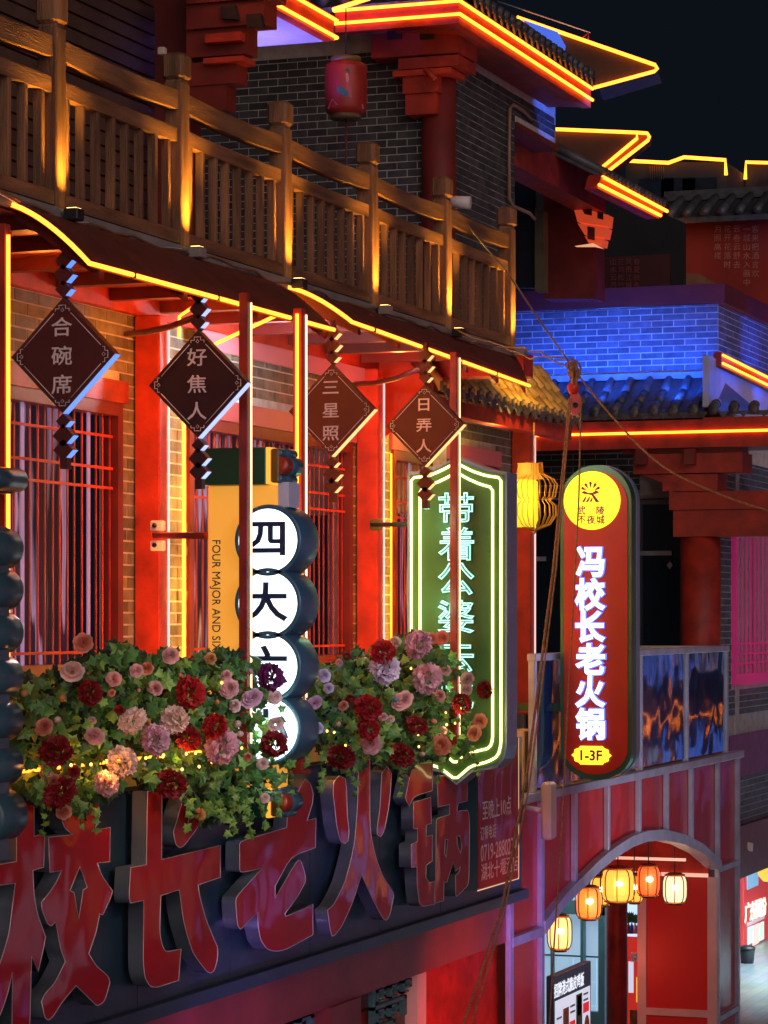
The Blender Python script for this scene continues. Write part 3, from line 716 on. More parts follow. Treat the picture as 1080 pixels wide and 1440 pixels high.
# ---------------------------------------------------------------- sign board with the big acrylic characters
def board():
    x1 = XO(733, YB)
    t = thing('restaurant_sign_board', 'long dark sign board carrying big glossy red characters 校长老火锅 under the flowers', 'sign', (18, YB, zb0))
    m = MB(); m.box(9, x1 + .02, YB + .001, YB + .11, zb0, -1.02); m.build('back_panel', METD, t)
    m = MB(); m.box(9, x1 + .03, YB - .06, YB, zb0 - .07, zb0 + .012); m.build('bottom_lip', METD, t)
    for i in range(7):
        x = 12.2 + i * 1.4; m = MB(); m.box(x, x + 1.39, YB - .004, YB, zb0 + .02, -1.04); m.build('cladding_sheet', METD, t)
    def A(c, sc, pts):                                        # crop coordinates -> facade plane
        o = []
        for (u, v) in pts:
            q = PY(c[0] + u / sc, c[1] + v / sc, YL); o.append((q.x, q.z))
        return o
    C1, S1 = (0, 1060), 3.789; C2, S2 = (160, 1060), 4.0; C3, S3 = (310, 1060), 4.0; C4, S4 = (540, 1060), 4.909
    glyphs = [
     ('校', [(C1, S1, [[(85,200),(178,200),(178,440),(235,425),(230,605),(172,622),(178,750),(195,850),(240,975),(230,1030),(200,1160),(165,1080),(155,1470),(60,1470),(62,1165),(40,1270),(0,1390),(-60,1480),(-90,1300),(-40,1200),(0,1110),(45,960),(62,820),(78,690),(0,700),(-60,720),(-60,600),(85,575)]]),
            (C1, S1, [[(350,230),(520,230),(528,330),(500,408),(585,392),(582,575),(515,583),(540,650),(597,730),(590,760),(545,858),(528,852),(510,950),(470,1065),(510,1130),(575,1185),(583,1220),(555,1320),(515,1345),(480,1310),(402,1235),(330,1320),(280,1400),(255,1420),(235,1405),(218,1320),(235,1280),(290,1220),(345,1108),(320,1040),(292,895),(270,920),(250,905),(220,830),(218,790),(260,740),(300,680),(325,622),(262,632),(255,445),(385,430),(345,400),(328,360)], [(422,600),(462,712),(440,725),(415,885),(392,740),(370,728)]])]),
     ('长', [(C2, S2, [[(187,212),(268,205),(266,595),(597,515),(597,695),(472,738),(480,800),(515,930),(560,1040),(582,1090),(582,1150),(565,1215),(545,1235),(520,1225),(440,1120),(390,950),(365,765),(262,798),(258,900),(256,1010),(270,1080),(290,1115),(375,1098),(362,1275),(240,1315),(200,1308),(172,1260),(162,1180),(165,825),(90,840),(82,800),(92,640),(180,625)]]),
            (C2, S2, [[(385,260),(362,340),(332,440),(345,510),(370,530),(395,515),(455,435),(520,330),(540,230),(430,210)]])]),
     ('老', [(C3, S3, [[(115,490),(370,415),(375,330),(425,250),(440,200),(475,140),(505,170),(520,230),(515,280),(485,375),(535,362),(532,528),(395,578),(305,745),(305,812),(430,597),(450,600),(475,680),(475,720),(440,790),(360,900),(365,915),(390,905),(518,845),(518,1018),(370,1100),(310,1112),(260,1100),(225,1050),(210,980),(205,890),(120,980),(108,988),(92,960),(82,830),(90,800),(232,645),(112,668),(105,650),(105,510)]])]),
     ('火', [(C3, S3, [[(665,120),(700,140),(708,200),(710,330),(722,440),(715,490),(695,510),(672,490),(650,400),(640,300),(630,220),(635,160)]]),
            (C3, S3, [[(905,110),(935,70),(960,110),(955,200),(945,300),(920,430),(900,468),(880,455),(878,420),(895,300),(900,200)]]),
            (C3, S3, [[(775,30),(838,30),(838,430),(870,580),(910,690),(970,780),(972,800),(950,910),(930,938),(910,925),(850,810),(790,680),(740,840),(680,970),(640,1022),(625,1025),(615,990),(600,880),(635,850),(700,720),(750,520),(768,300),(772,150)]])]),
     ('锅', [(C4, S4, [[(190,70),(335,60),(330,255),(205,295),(170,360),(150,320),(145,300),(165,200)]]),
            (C4, S4, [[(200,335),(320,300),(325,480),(290,492),(288,570),(332,562),(330,740),(290,770),(285,850),(310,890),(345,880),(345,1040),(260,1055),(240,1030),(225,900),(225,780),(185,785),(185,625),(228,605),(228,515),(200,520)]]),
            (C4, S4, [[(365,150),(575,160),(572,325),(510,342),(500,395),(575,390),(588,440),(585,850),(575,910),(500,985),(493,980),(490,840),(515,820),(525,780),(490,810),(475,745),(430,890),(412,880),(408,1015),(352,1030),(357,470),(365,445),(450,420),(450,350),(370,368)], [(420,590),(438,592),(425,720),(415,690)], [(500,570),(522,568),(535,640),(525,690),(505,640)]])])]
    SIDE = pm('letter_return_grey', (.15,.18,.22), .25, .2, 4, .04, metal=.3)
    for ch, strokes in glyphs:
        for (c, sc, polys) in strokes:
            P = [soften(A(c, sc, p)) for p in polys]
            o = link('letter_stroke', outline_mesh(P, .045, SIDE, 'letter_stroke'), None); o.parent = t; o.matrix_parent_inverse = par_inv(t)
            o.matrix_basis = Matrix.Translation((0, YL + .049, 0)) @ MFACE['y']
            f = link('acrylic_face', outline_mesh(P, .002, ACRY, 'acrylic_face'), None); f.parent = o; f.matrix_parent_inverse = par_inv(o)
            f.matrix_basis = Matrix.Translation((0, YL, 0)) @ MFACE['y']
            e = link('edge_trim', outline_mesh(P, 0, SILV, 'edge_trim', .0032), None); e.parent = o; e.matrix_parent_inverse = par_inv(o)
            e.matrix_basis = Matrix.Translation((0, YL - .003, 0)) @ MFACE['y']
    return t
board()
def notice():
    x0, x1 = XO(671, YL), XO(728.5, YL); za, zb = PY(671, 1250, YL).z, PY(671, 1090, YL).z
    za = PY(700, 1244, YL).z; zb = -1.0
    t = thing('opening_hours_panel', 'red panel with opening hours and phone number at the far end of the sign board', 'sign', ((x0 + x1) / 2, YL, za))
    m = MB(); m.box(x0, x1, YL, YB - .005, za, zb); m.build('case', METB, t)
    m = MB(); m.box(x0 + .01, x1 - .01, YL - .006, YL - .001, za + .01, zb); m.build('face', ACRY, t)
    m = MB(); m.tube([(x0, YL - .004, za), (x1, YL - .004, za), (x1, YL - .004, zb)], .005, 5); m.build('edge_trim', em('trim_glow', (1,.6,.3), .45, (.7,.6,.5)), t)  # light caught by the trim is put in as glow
    w = x1 - x0
    for s, py, sz, dx, wd in (('至晚上10点', 1136, .17, -.05, .70), ('订餐电话', 1170, .12, -.26, .38), ('0719-2880234', 1194, .19, .0, .88), ('湖北十堰酒店', 1220, .15, .02, .90)):
        g = glyph(s, sz, .001, .001, PALE); xs_ = [v.co.x for v in g.vertices]; k = w * wd / (max(xs_) - min(xs_))
        q = PY(700 + dx * 57, py, YL)
        text(t, s, (x0 + w * (.5 + dx), YL - .009, q.z), 'y', sz, PALE, .001, .001, sx=k)
notice()

# ---------------------------------------------------------------- the terrace arch: steel frame, red sheets, glass rail
def passage():
    t = thing('terrace_arch', 'red sheet clad arch in a pale steel frame carrying the glass railed terrace', 'archway', (XO(890, YA), YA, GROUND))
    zt = PY(848, 1103, YA).z
    def P(px, py, dy=0): q = PY(px, py, YA); return Vector((q.x, YA + dy, q.z))
    V = [718, 762, 809, 855, 899, 938, 973, 1010, 1038]
    arc = [(762,1311),(778,1288),(796,1266),(815,1247),(838,1224),(862,1204),(884,1190),(905,1182),(930,1180),(958,1186),(984,1199),(1010,1222)]
    def arcz(x):
        for i in range(len(arc) - 1):
            a, b = P(*arc[i]), P(*arc[i+1])
            if a.x <= x <= b.x: u = (x - a.x) / (b.x - a.x); return a.z + (b.z - a.z) * u
        return None
    for i in range(len(V) - 1):                               # the sheets
        xa, xb = P(V[i], 1000).x + .03, P(V[i+1], 1000).x - .03
        top = zt - .03
        if V[i] < 762:
            zm = P(740, 1317).z
            m = MB(); m.box(xa - .3, xb, YA + .03, YA + .05, zm + .04, top); m.build('red_sheet', ACRY2, t)
            m = MB(); m.box(xa, xb, YA + .03, YA + .05, GROUND, zm - .04); m.build('red_sheet', ACRY2, t)
        elif V[i] >= 1010:
            zm = P(1025, 1217).z
            m = MB(); m.box(xa, xb, YA + .03, YA + .05, zm + .03, top); m.build('red_sheet', ACRY2, t)
            m = MB(); m.box(xa, xb, YA + .03, YA + .05, P(1025, 1420).z, zm - .03); m.build('red_sheet', ACRY2, t)
            m = MB(); m.box(xa, xb, YA + .03, YA + .05, GROUND, P(1025, 1430).z); m.build('red_sheet', ACRY2, t)
        else:
            xs_ = [xa + (xb - xa) * k / 6 for k in range(7)]
            pts = [(x, YA + .035, arcz(min(max(x, P(762,0).x), P(1010,0).x - .001)) or zt) for x in xs_] + [(xb, YA + .035, top), (xa, YA + .035, top)]
            m = MB(); m.prism(pts, (0, .03, 0)); m.build('red_sheet', ACRY2, t)
    for i, px in enumerate(V):
        x = P(px, 0).x; w = .04 if 0 < i < 8 else .05
        z0 = GROUND if px in (718, 762, 1010, 1038) else arcz(x)
        m = MB(); m.bbox(x - w, x + w, YA - .015, YA + .033, z0, zt - .02, .004); m.build('steel_upright', STEEL, t)
    m = MB(); m.bbox(P(716, 0).x, P(1041, 0).x, YA - .05, YA + .06, zt - .02, zt + .06, .006); m.build('top_rail', STEEL, t)
    m = MB()
    for i in range(len(arc) - 1):
        a, b = P(*arc[i]), P(*arc[i+1]); m.prism([a + Vector((0, -.04, -.01)), b + Vector((0, -.04, -.01)), b + Vector((0, -.04, .10)), a + Vector((0, -.04, .10))], (0, .16, 0))
    m.build('arch_rib', STEEL, t)
    m = MB(); z = P(740, 1317).z; m.box(P(718,0).x, P(762,0).x, YA - .028, YA + .03, z - .04, z + .04); m.build('cross_rail', STEEL, t)
    z = P(1025, 1217).z; m = MB(); m.box(P(1010,0).x, P(1038,0).x, YA - .028, YA + .03, z - .03, z + .03); m.build('cross_rail', STEEL, t)
    z = P(1025, 1424).z; m = MB(); m.box(P(1010,0).x, P(1038,0).x, YA - .028, YA + .03, z - .03, z + .03); m.build('cross_rail', STEEL, t)
    # inner face of the far pier, towards the camera
    X = P(1008, 0).x + .04; ya, yb = YA + .02, YO(908, X)
    zc = PX(960, 1232, X).z; zm = PX(960, 1424, X).z
    m = MB(); m.box(X, X + .03, ya, yb, zm + .04, zc); m.build('inner_panel', em('glow_red_panel', (.62,.004,.003), .07, (.36,.012,.01)), t)  # red light on the panel is put into its material as glow
    m = MB(); m.box(X, X + .03, ya, yb, GROUND, zm - .04); m.build('inner_panel', em('glow_red_panel', (.62,.004,.003), .07), t)
    PS = pm('pink_tint_steel', (.62,.42,.40), .4, .1, 4, .05)  # pink light is put into the base colour of this steel
    for (a, b) in ((ya - .02, ya + .09), (yb - .01, yb + .09)):
        m = MB(); m.box(X - .03, X + .02, a, b, GROUND, zc); m.build('inner_frame', PS, t)
    m = MB(); m.box(X - .028, X + .018, ya + .09, yb - .01, zm - .04, zm + .04); m.build('inner_frame', PS, t)
    # soffit
    xa = P(740, 0).x
    m = MB(); m.box(xa, X + .3, YA + .14, YA + 3.2, zt - .5, zt - .42); m.build('soffit', em('soffit_red', (.55,.012,.004), .16, (.45,.02,.015)), t)  # soffit glows by itself, standing in for red light on it
    m = MB(); m.box(X - .02, X + .06, YA + .1, YA + 3.2, zc - .0, zt - .5); m.build('header', REDB, t)
    m = MB(); q = zc + .02; m.box(X - .07, X - .03, YA + .1, YO(850, X), q - .02, q + .02); m.build('led_strip', em('strip_peach', (1,.50,.34), .55), t)
    m = MB(); q = PX(900, 1207, X - 1).z; m.box(X - 1.04, X - 1.0, YA + .12, YA + 2, q - .015, q + .015); m.build('led_strip', em('strip_peach', (1,.50,.34), .55), t)
    lamp('passage_lamp', 'POINT', (X - .8, YA + 1.0, zc - 1.0), 7, (1, .16, .07), .12)
    # terrace slab
    m = MB(); m.box(21.9, P(1041, 0).x, YA + .06, YA + 3.4, zt - .1, zt + .0); m.build('terrace_slab', CONC, t)
ACRY2 = pm('arch_sheet_red', (.50, .014, .018), .34, .22, 1.2, 0, coat=.25, wavy=.2, spec=.2)
passage()
def glass_rail():
    t = thing('glass_railing', 'steel framed glass railing on the terrace above the arch', 'railing', (26, YA, -1.5))
    z0, z1 = PY(848, 1103, YA).z + .062, -.345
    X = [XO(p, YA) for p in (749, 795, 850, 899, 964, 1020)]
    GL_ = pm('blue_reflection_glass', (.012, .045, .17), .06, .5, 1.5, .03, spec=1, coat=1, wavy=.22)  # blue of the reflections is put into the glass colour
    for i, x in enumerate(X):
        m = MB(); m.bbox(x - .035, x + .035, YA - .03, YA + .03, z0, z1, .004); m.build('steel_post', STEEL, t)
        if i < len(X) - 1:
            m = MB(); m.box(x + .04, X[i+1] - .04, YA - .008, YA + .008, z0 + .03, z1 - .035); m.build('glass_pane', GL_, t)
    m = MB(); m.bbox(X[0] - .04, X[-1] + .04, YA - .04, YA + .04, z1 - .035, z1 + .03, .005); m.build('top_rail', STEEL, t)
    m = MB(); m.bbox(X[-1] - .03, X[-1] + .03, YA + .04, YA + 1.2, z1 - .035, z1 + .028, .005); m.build('top_rail', STEEL, t)
glass_rail()
t = thing('floodlight', 'cream flat floodlight on a short arm at the top left of the arch', 'light', PY(770, 1140, 6.9))
m = MB(); a = PY(733, 1135, YA); b_ = PY(762, 1140, 6.9); m.tube([a, b_], .03, 4); m.build('arm', STEEL, t)
m = MB(); q = PY(771, 1140, 6.85); m.bbox(q.x - .10, q.x + .10, q.y - .05, q.y + .04, q.z - .25, q.z + .25, .02); m.build('lamp_head', pm('cream_plastic', (.62,.56,.45), .4, .1), t)
t = thing('air_conditioner_unit', 'narrow cream metal cabinet standing behind the red notice panel', 'air conditioner', PY(738, 1112, 7.3))
m = MB(); q = PY(730, 1112, 7.3); r = PY(747, 1030, 7.3); m.bbox(q.x, r.x + .1, 7.25, 7.6, q.z, r.z + .03, .01); m.build('cabinet', pm('cream_plastic', (.62,.56,.45)), t)
m = MB(); m.box(q.x, r.x + .12, 7.24, 7.62, q.z - .06, q.z - .005); m.build('foot', BLACK, t)
m = MB(); m.box(q.x + .42, q.x + .47, 7.243, 7.249, q.z + .1, q.z + .2); m.build('latch', BLACK, t)

# lanterns hanging in the passage
def lantern(label, px, py0, py1, wpx, d, shade, power, col):
    c = PD(px, (py0 + py1) / 2, d); h = (py1 - py0) / F * d; r = wpx / 2 / F * d
    t = thing('paper_lantern', label, 'lantern', tuple(c + Vector((0, 0, h / 2))), 'paper lanterns in the passage')
    prof = [(r * .70, -.40 * h), (r * .86, -.36 * h), (r * .98, -.22 * h), (r, 0), (r * .98, .20 * h), (r * .88, .33 * h), (r * .72, .38 * h)]
    m = MB(); m.lathe(c, prof, 12, smooth=False); m.build('lantern_shade', shade, t)
    RM = pm('lantern_rib_dark', (.10,.03,.01), .5, .1)
    for k in range(8):
        a = R(k * 45 + 12); m = MB(); m.tube([c + Vector((math.cos(a) * (p + .008), math.sin(a) * (p + .008), z)) for p, z in prof], .006, 4); m.build('rib', RM, t)
    CM = pm('lantern_cap_gold', (.55,.20,.04), .4, .15)
    for s, zz in ((1, .40), (-1, -.42)):
        m = MB(); m.lathe(c + Vector((0, 0, zz * h)), [(0, -.02 * h), (r * .82, -.02 * h), (r * .86, 0), (r * .82, .03 * h), (0, .03 * h)], 20); m.build('cap', CM, t)
        m = MB(); m.lathe(c + Vector((0, 0, (zz + s * .055) * h)), [(r * .58, -.012 * h), (r * .62, 0), (r * .58, .012 * h)], 20); m.build('ring', RM, t)
    m = MB(); m.tube([c + Vector((0, 0, .44 * h)), c + Vector((0, 0, .44 * h + .5))], .006, 5); m.build('cord', BLACK, t)
    u = Vector((-CS, -SN, 0)); m = MB(); m.lathe(c + u * r * .97 + Vector((0, 0, .06 * h)), [(0, -.035), (.03, -.02), (.042, .0), (.03, .022), (0, .03)], 12); m.build('bulb', em('bulb_glow', (1,.86,.5), 3), t)
    if power: lamp('lantern_light', 'POINT', c + u * (r + .14), power, col, .05)
SY = lambda n, c, s: em(n, c, s, (.5,.3,.1))
LO = SY('shade_orange', (1,.20,.022), .85); LY = SY('shade_yellow', (1,.44,.05), .9); LC = SY('shade_cream', (1,.62,.20), .95); LR = SY('shade_red_orange', (1,.085,.012), .8); LW_ = SY('shade_pale', (1,.80,.50), .8)
lantern('cream yellow paper lantern hanging lowest at the left foot of the arch', 787, 1283, 1339, 33, 26.6, LC, 2, (1,.5,.12))
lantern('orange paper lantern hanging second from the left in the arch', 828, 1243, 1295, 36, 27.6, LO, 2, (1,.32,.06))
lantern('yellow paper lantern half hidden behind the orange one and the wide yellow one', 845, 1228, 1276, 30, 29.4, LY, 0, None)
lantern('widest yellow paper lantern hanging at the arch crown', 869, 1216, 1272, 46, 28.7, LY, 2, (1,.45,.08))
lantern('small yellow paper lantern just behind the widest one', 892, 1226, 1272, 26, 30.0, LY, 0, None)
lantern('red orange paper lantern right of the yellow ones under the arch crown', 912, 1213, 1263, 33, 29.7, LR, 2, (1,.22,.05))
lantern('pale cream lantern with glass sides in front of the bright red panel', 949, 1226, 1273, 34, 30.3, LW_, 1.5, (1,.6,.25))

# the snack shop at the back of the passage
XB = 33.4
sh = thing('snack_shop', 'pale tiled snack shop with teal door frame at the back of the passage', 'shop', (XB, 10, GROUND))
SW = em('shop_wall_glow', (.32,.52,.72), .42, (.55,.65,.72))  # shop light is put into wall and tiles as emission
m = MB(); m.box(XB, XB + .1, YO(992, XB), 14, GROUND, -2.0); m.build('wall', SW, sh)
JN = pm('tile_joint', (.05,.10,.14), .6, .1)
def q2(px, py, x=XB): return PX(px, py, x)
TM = em('wall_tile_glow', (.30,.50,.70), .46, (.5,.62,.7))
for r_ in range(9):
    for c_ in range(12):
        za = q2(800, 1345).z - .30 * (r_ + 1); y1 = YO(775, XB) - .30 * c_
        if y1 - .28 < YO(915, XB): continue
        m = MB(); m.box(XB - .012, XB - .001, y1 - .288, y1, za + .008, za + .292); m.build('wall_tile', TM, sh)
m = MB(); m.box(XB - .02, XB - .013, YO(985, XB), 12, q2(800, 1345).z, q2(800, 1345).z + .02); m.build('trim_line', JN, sh)
for (a, b) in ((818, 822), (843, 852), (776, 778)):
    m = MB(); m.box(XB - .16, XB - .03, YO(b, XB - .1), YO(a, XB - .1), q2(0, 1423).z if a > 820 else GROUND, -2.2); m.build('door_frame', TEAL, sh)
m = MB(); m.box(XB - .14, XB - .04, YO(855, XB), YO(820, XB), q2(840, 1440).z, q2(840, 1421).z); m.build('door_frame', TEAL, sh)
m = MB(); m.box(XB - .16, XB - .04, YO(856, XB), YO(775, XB), q2(840, 1285).z, q2(840, 1266).z); m.build('door_head', TEAL, sh)
m = MB(); c = PX(867.5, 1300, 31.8); m.lathe((31.8, c.y, GROUND), [(0, 0), (.17, 0), (.17, .15)], 24); m.build('column_foot', BLACK, sh)
m = MB(); m.lathe((31.8, c.y, GROUND), [(.125, .15), (.125, 3.6)], 28); m.build('column', REDP, sh)
lamp('shop_ceiling_light', 'AREA', (XB - 1.2, 9.6, -2.5), 14, (.75,.9,1), 1.0, (XB - 1.2, 9.6, -5))
# wall posters right of the column
po = thing('food_poster', 'red food poster with a roast picture behind the red column in the passage', 'poster', PX(890, 1390, 32.6))
m = MB(); a = PX(882, 1440, 32.6); b_ = PX(907, 1318, 32.6); m.box(32.6, 32.62, b_.y - .1, a.y + .02, a.z - .6, b_.z); m.build('sheet', em('poster_red', (.75,.03,.02), .35, (.6,.05,.04)), po)
for k, (x_, y0_, w_, h_, mt) in enumerate(((884, 1352, 7, 44, em('poster_white', (.7,.8,1), .5)), (895, 1374, 12, 36, em('poster_yellow', (1,.6,.03), .55)), (886, 1420, 16, 40, pm('poster_roast_brown', (.30,.10,.03), .5, .5, 12, 0)))):
    a = PX(x_, y0_, 32.6); b_ = PX(x_ + w_, y0_ + h_, 32.6); m = MB(); m.box(32.592, 32.598, b_.y, a.y, b_.z, a.z); m.build('print_block', mt, po)
for i, ch in enumerate('馒头'): q = PX(893 + i * 9, 1337 + 10, 32.59); text(po, ch, (32.588, q.y, q.z), 'x', .12, WHITE, .004, .001)
w2 = thing('shop_window', 'pale blue lit shop window with a plant and bottles beyond the red column', 'window', PX(895, 1290, 32.8))
m = MB(); a = PX(881, 1318, 32.8); b_ = PX(906, 1270, 32.8); m.box(32.8, 32.82, b_.y, a.y, a.z, b_.z); m.build('pane', em('window_pale', (.45,.66,.95), .75), w2)
m = MB()
for k in range(26):
    a = random.uniform(0, 6.28); c0 = PX(888, 1297, 32.7); d_ = Vector((-.03, math.cos(a) * .12, abs(math.sin(a)) * .14)); s_ = Vector((0, -d_.z, d_.y)) * .18
    m.add([c0, c0 + d_ * .5 + s_, c0 + d_, c0 + d_ * .5 - s_], [(0,1,2,3)])
tag(stuff(m.build('pot_plant', pm('plant_leaf', (.03,.12,.03), .4, .3))), 'small green pot plant on the shop window ledge', 'plant'); bpy.data.objects['pot_plant']['kind'] = 'thing'
for k, col in enumerate(((.5,.02,.03), (.05,.10,.5), (.6,.6,.65), (.4,.05,.3))):
    q = PX(884 + k * 4.5, 1313, 32.7); m = MB(); m.lathe((32.7, q.y, q.z), [(0, 0), (.022, 0), (.022, .09), (.009, .12), (.009, .15), (0, .15)], 8)
    tag(m.build('bottle', pm('bottle_%d' % k, col, .3, .1)), '%s bottle on the shop window ledge' % ('red', 'blue', 'white', 'purple')[k], 'bottle', 'bottles on the window ledge')
# menu board on a stand
def menu():
    YM = 7.75; x0, x1 = XO(779, YM), XO(831, YM)
    z1 = PY(831, 1351, YM).z; z0 = GROUND + .1
    t = thing('menu_board', 'white menu board with food pictures and a navy header under the arch', 'menu board', ((x0 + x1) / 2, YM, GROUND))
    m = MB(); m.bbox(x0, x1, YM, YM + .08, z0, z1, .005); m.build('board', pm('menu_navy', (.03,.055,.10), .4, .1), t)
    w = x1 - x0; H = .25
    m = MB(); m.box(x0 + .03, x1 - .05, YM - .006, YM - .001, z0 + .03, z1 - H); m.build('white_sheet', em('menu_white', (.75,.82,1), .42, (.7,.75,.8)), t)
    def rc(u0, u1, v0, v1, mt, n='print_block'):
        m = MB(); m.box(x0 + u0 * w, x0 + u1 * w, YM - .010, YM - .007, z1 - v1, z1 - v0); m.build(n, mt, t)
    RD = em('menu_red', (.8,.02,.03), .4, (.7,.05,.05)); FD = pm('food_orange', (.42,.13,.03), .5, .6, 25, 0); FG = pm('food_green', (.10,.14,.05), .5, .6, 25, 0)
    rc(.06, .2, .62, .72, RD); rc(.22, .37, .36, .72, FD); rc(.39, .54, .52, .62, RD); rc(.57, .73, .28, .62, FG); rc(.60, .70, .30, .5, FD); rc(.76, .92, .40, .50, RD); rc(.08, .2, 1.05, 1.15, RD); rc(.78, .93, .95, 1.04, RD); rc(.66, .78, 1.02, 1.3, FD)
    m = MB(); vs = [(x0 + w * (.86 + .07 * math.cos(k * .5236)), YM - .008, z1 - .66 + .13 * math.sin(k * .5236)) for k in range(12)]; m.prism(vs, (0, -.004, 0)); m.build('food_picture', FD, t)
    text(t, '招牌港式脆皮鸡饭', (x0 + w * .40, YM - .003, z1 - .15), 'y', .15, em('menu_letter', (.8,.88,1), .6), .002, .001, sx=.9)
    text(t, '吃货！', (x0 + w * .36, YM - .012, z1 - .84), 'y', .30, NAVY, .012, .001, sx=.95); text(t, '情节', (x0 + w * .64, YM - .012, z1 - .80), 'y', .27, NAVY, .01, .001, sx=.8)
    for k in range(9):
        u = (.05, .41, .77, .05, .41, .77, .06, .3, .5)[k]; v = (.42, .36, .30, .52, .42, .36, 1.22, 1.08, 1.12)[k]
        rc(u, u + .13, v, v + .02, pm('print_grey', (.2,.22,.3), .5, .1), 'text_line')
    m = MB(); m.box(x0 + .1, x0 + .16, YM - .006, YM + .07, GROUND, z0); m.box(x1 - .16, x1 - .1, YM - .006, YM + .07, GROUND, z0); m.build('feet', BLACK, t)
menu()

# ---------------------------------------------------------------- corner building with the blue-lit parapet
XC = 34.0
cb = thing('corner_building', 'corner building with blue lit brick parapet, tiled eave and red bracketed columns beyond the arch', 'building', (XC, 9, GROUND))
yc = YO(1010, XC)
zt, zb, ze = PX(865, 406, XC).z, PX(865, 533, XC).z, PX(865, 586, XC - .8).z
m = MB(); m.box(XC, XC + .3, yc, 14.5, zb - .5, zt - .24); wl = m.build('parapet_wall', MORT, cb)
m = MB(); m.box(XC + .3, XC + 16, yc, yc + .3, zb - 1.0, zt - .24); wl2 = m.build('parapet_wall', MORT, cb)
n = bricks(cb, wl, 'y', XC, yc + .0, YO(700, XC), zb, zt - .25, .285, .0795, BRICKB, 200)
bricks(cb, wl2, 'x', yc, XC + .0, XC + 4.5, zb - .4, zt - .25, .285, .0795, BRICKB, 60)
m = MB(); m.box(XC - .10, XC + .4, yc - .10, 14.5, zt - .24, zt); m.box(XC + .4, XC + 16, yc - .10, yc + .4, zt - .24, zt); m.build('coping', pm('coping_maroon', (.13,.012,.012), .6, .2, 3, .1), cb)
m = MB(); m.box(XC - .06, XC - .015, yc - .02, 14.5, zb - .02, zb + .06); m.build('ridge_trim', pm('ridge_blue_grey', (.22,.26,.34), .6, .2), cb)
# tiled eave: rows of half-round cover tiles over a sloping bed
XEv = XC - .85; yl, yr = 12.6, yc - 2.0
m = MB(); m.prism([(XC, yl, zb - .01), (XC, yl, zb - .12), (XEv + .02, yl, ze - .06), (XEv + .02, yl, ze + .02)], (0, yc - yl, 0)); bed = m.build('eave_bed', TILE, cb)
m = MB(); m.add([(XC, yc, zb - .01), (XEv + .02, yc, ze + .02), (XC + .3, yc - .5, ze + .06), (XEv + .02, yr, ze + .02), (XC + .3, yr, ze + .06)], [(0, 1, 2), (1, 3, 4, 2)]); m.build('eave_bed', TILE, cb)
y = yl - .1; k = 0
while y > yr:
    segs = 3
    for s in range(segs):
        us = max(0, min(.84, (yc + .22 - y) / .5)); u0, u1 = us + (1 - us) * s / segs, min(1.02, us + (1 - us) * (s + 1) / segs + .04)
        def pt(u, dz): return Vector((XC - (XC - XEv) * u, y, (zb - .0) + (ze + .06 - zb) * u + dz - .05 * math.sin(math.pi * u)))
        m = MB(); m.tube([pt(u0, .0 + .0 * s), pt(u1, .018)], [.050, .062], 10); m.build('roof_tile', TILE, cb)
    m = MB(); m.lathe((XEv - .02, y, ze + .055), [(0, 0), (.062, 0), (.066, .012), (.066, .04)], 14, axis='x'); m.build('tile_end', TILE, cb)
    m = MB(); m.prism([(XEv - .012, y - .06, ze + .03), (XEv - .012, y - .19, ze + .03), (XEv - .012, y - .15, ze - .02), (XEv - .012, y - .125, ze - .05), (XEv - .012, y - .10, ze - .02)], (.02, 0, 0)); m.build('drip_tile', TILE, cb)
    y -= .25; k += 1
zn = PX(900, 609, XEv).z
m = MB(); m.box(XEv + .02, XEv + .16, yr, yl, zn - .19, ze - .04); m.build('fascia', REDP, cb)
m = MB(); m.tube([(XEv + .0, YO(745, XEv), zn), (XEv + .0, yr, zn)], .016, 8); m.build('neon_tube', NEON, cb)
m = MB(); m.box(XEv + .16, XC + 1.2, yr, yl, zn - .12, zn - .06); m.build('eave_soffit', REDD, cb)
m = MB(); yv = YO(746, XEv); m.box(XEv - .0, XEv + .14, yv, yv + .08, PX(746, 770, XEv).z, zn); m.build('corner_post', REDP, cb)
m = MB(); m.tube([(XEv - .02, yv - .02, zn - .9), (XEv - .02, yv - .02, zn)], .010, 6); m.build('neon_tube', NEON, cb)
# side roof hip: pale plaster gable and double neon verge
m = MB(); a, b_, c = PX(985, 500, XC - .06), PX(1088, 566, XC - .06), PX(962, 566, XC - .06)
m.prism([PY(997, 500, yc - .08), PY(1090, 545, yc - .08), PY(1090, 600, yc - .08), PY(997, 572, yc - .08)], (0, .08, 0)); m.build('gable_plaster', PLAST, cb)
for dz in (0, -.10):
    m = MB(); p0, p1 = PY(1000, 500, yc - .02), PY(1085, 541.5, yc - .02); m.tube([p0 + Vector((0, -.15, dz)), p1 + Vector((0, -.15, dz))], .016, 6); m.build('neon_tube', NEON, cb)
m = MB(); m.prism([p0 + Vector((0, -.13, .04)), p1 + Vector((0, -.13, .04)), p1 + Vector((0, -.13, -.14)), p0 + Vector((0, -.13, -.14))], (0, .1, 0)); m.build('verge_board', REDP, cb)
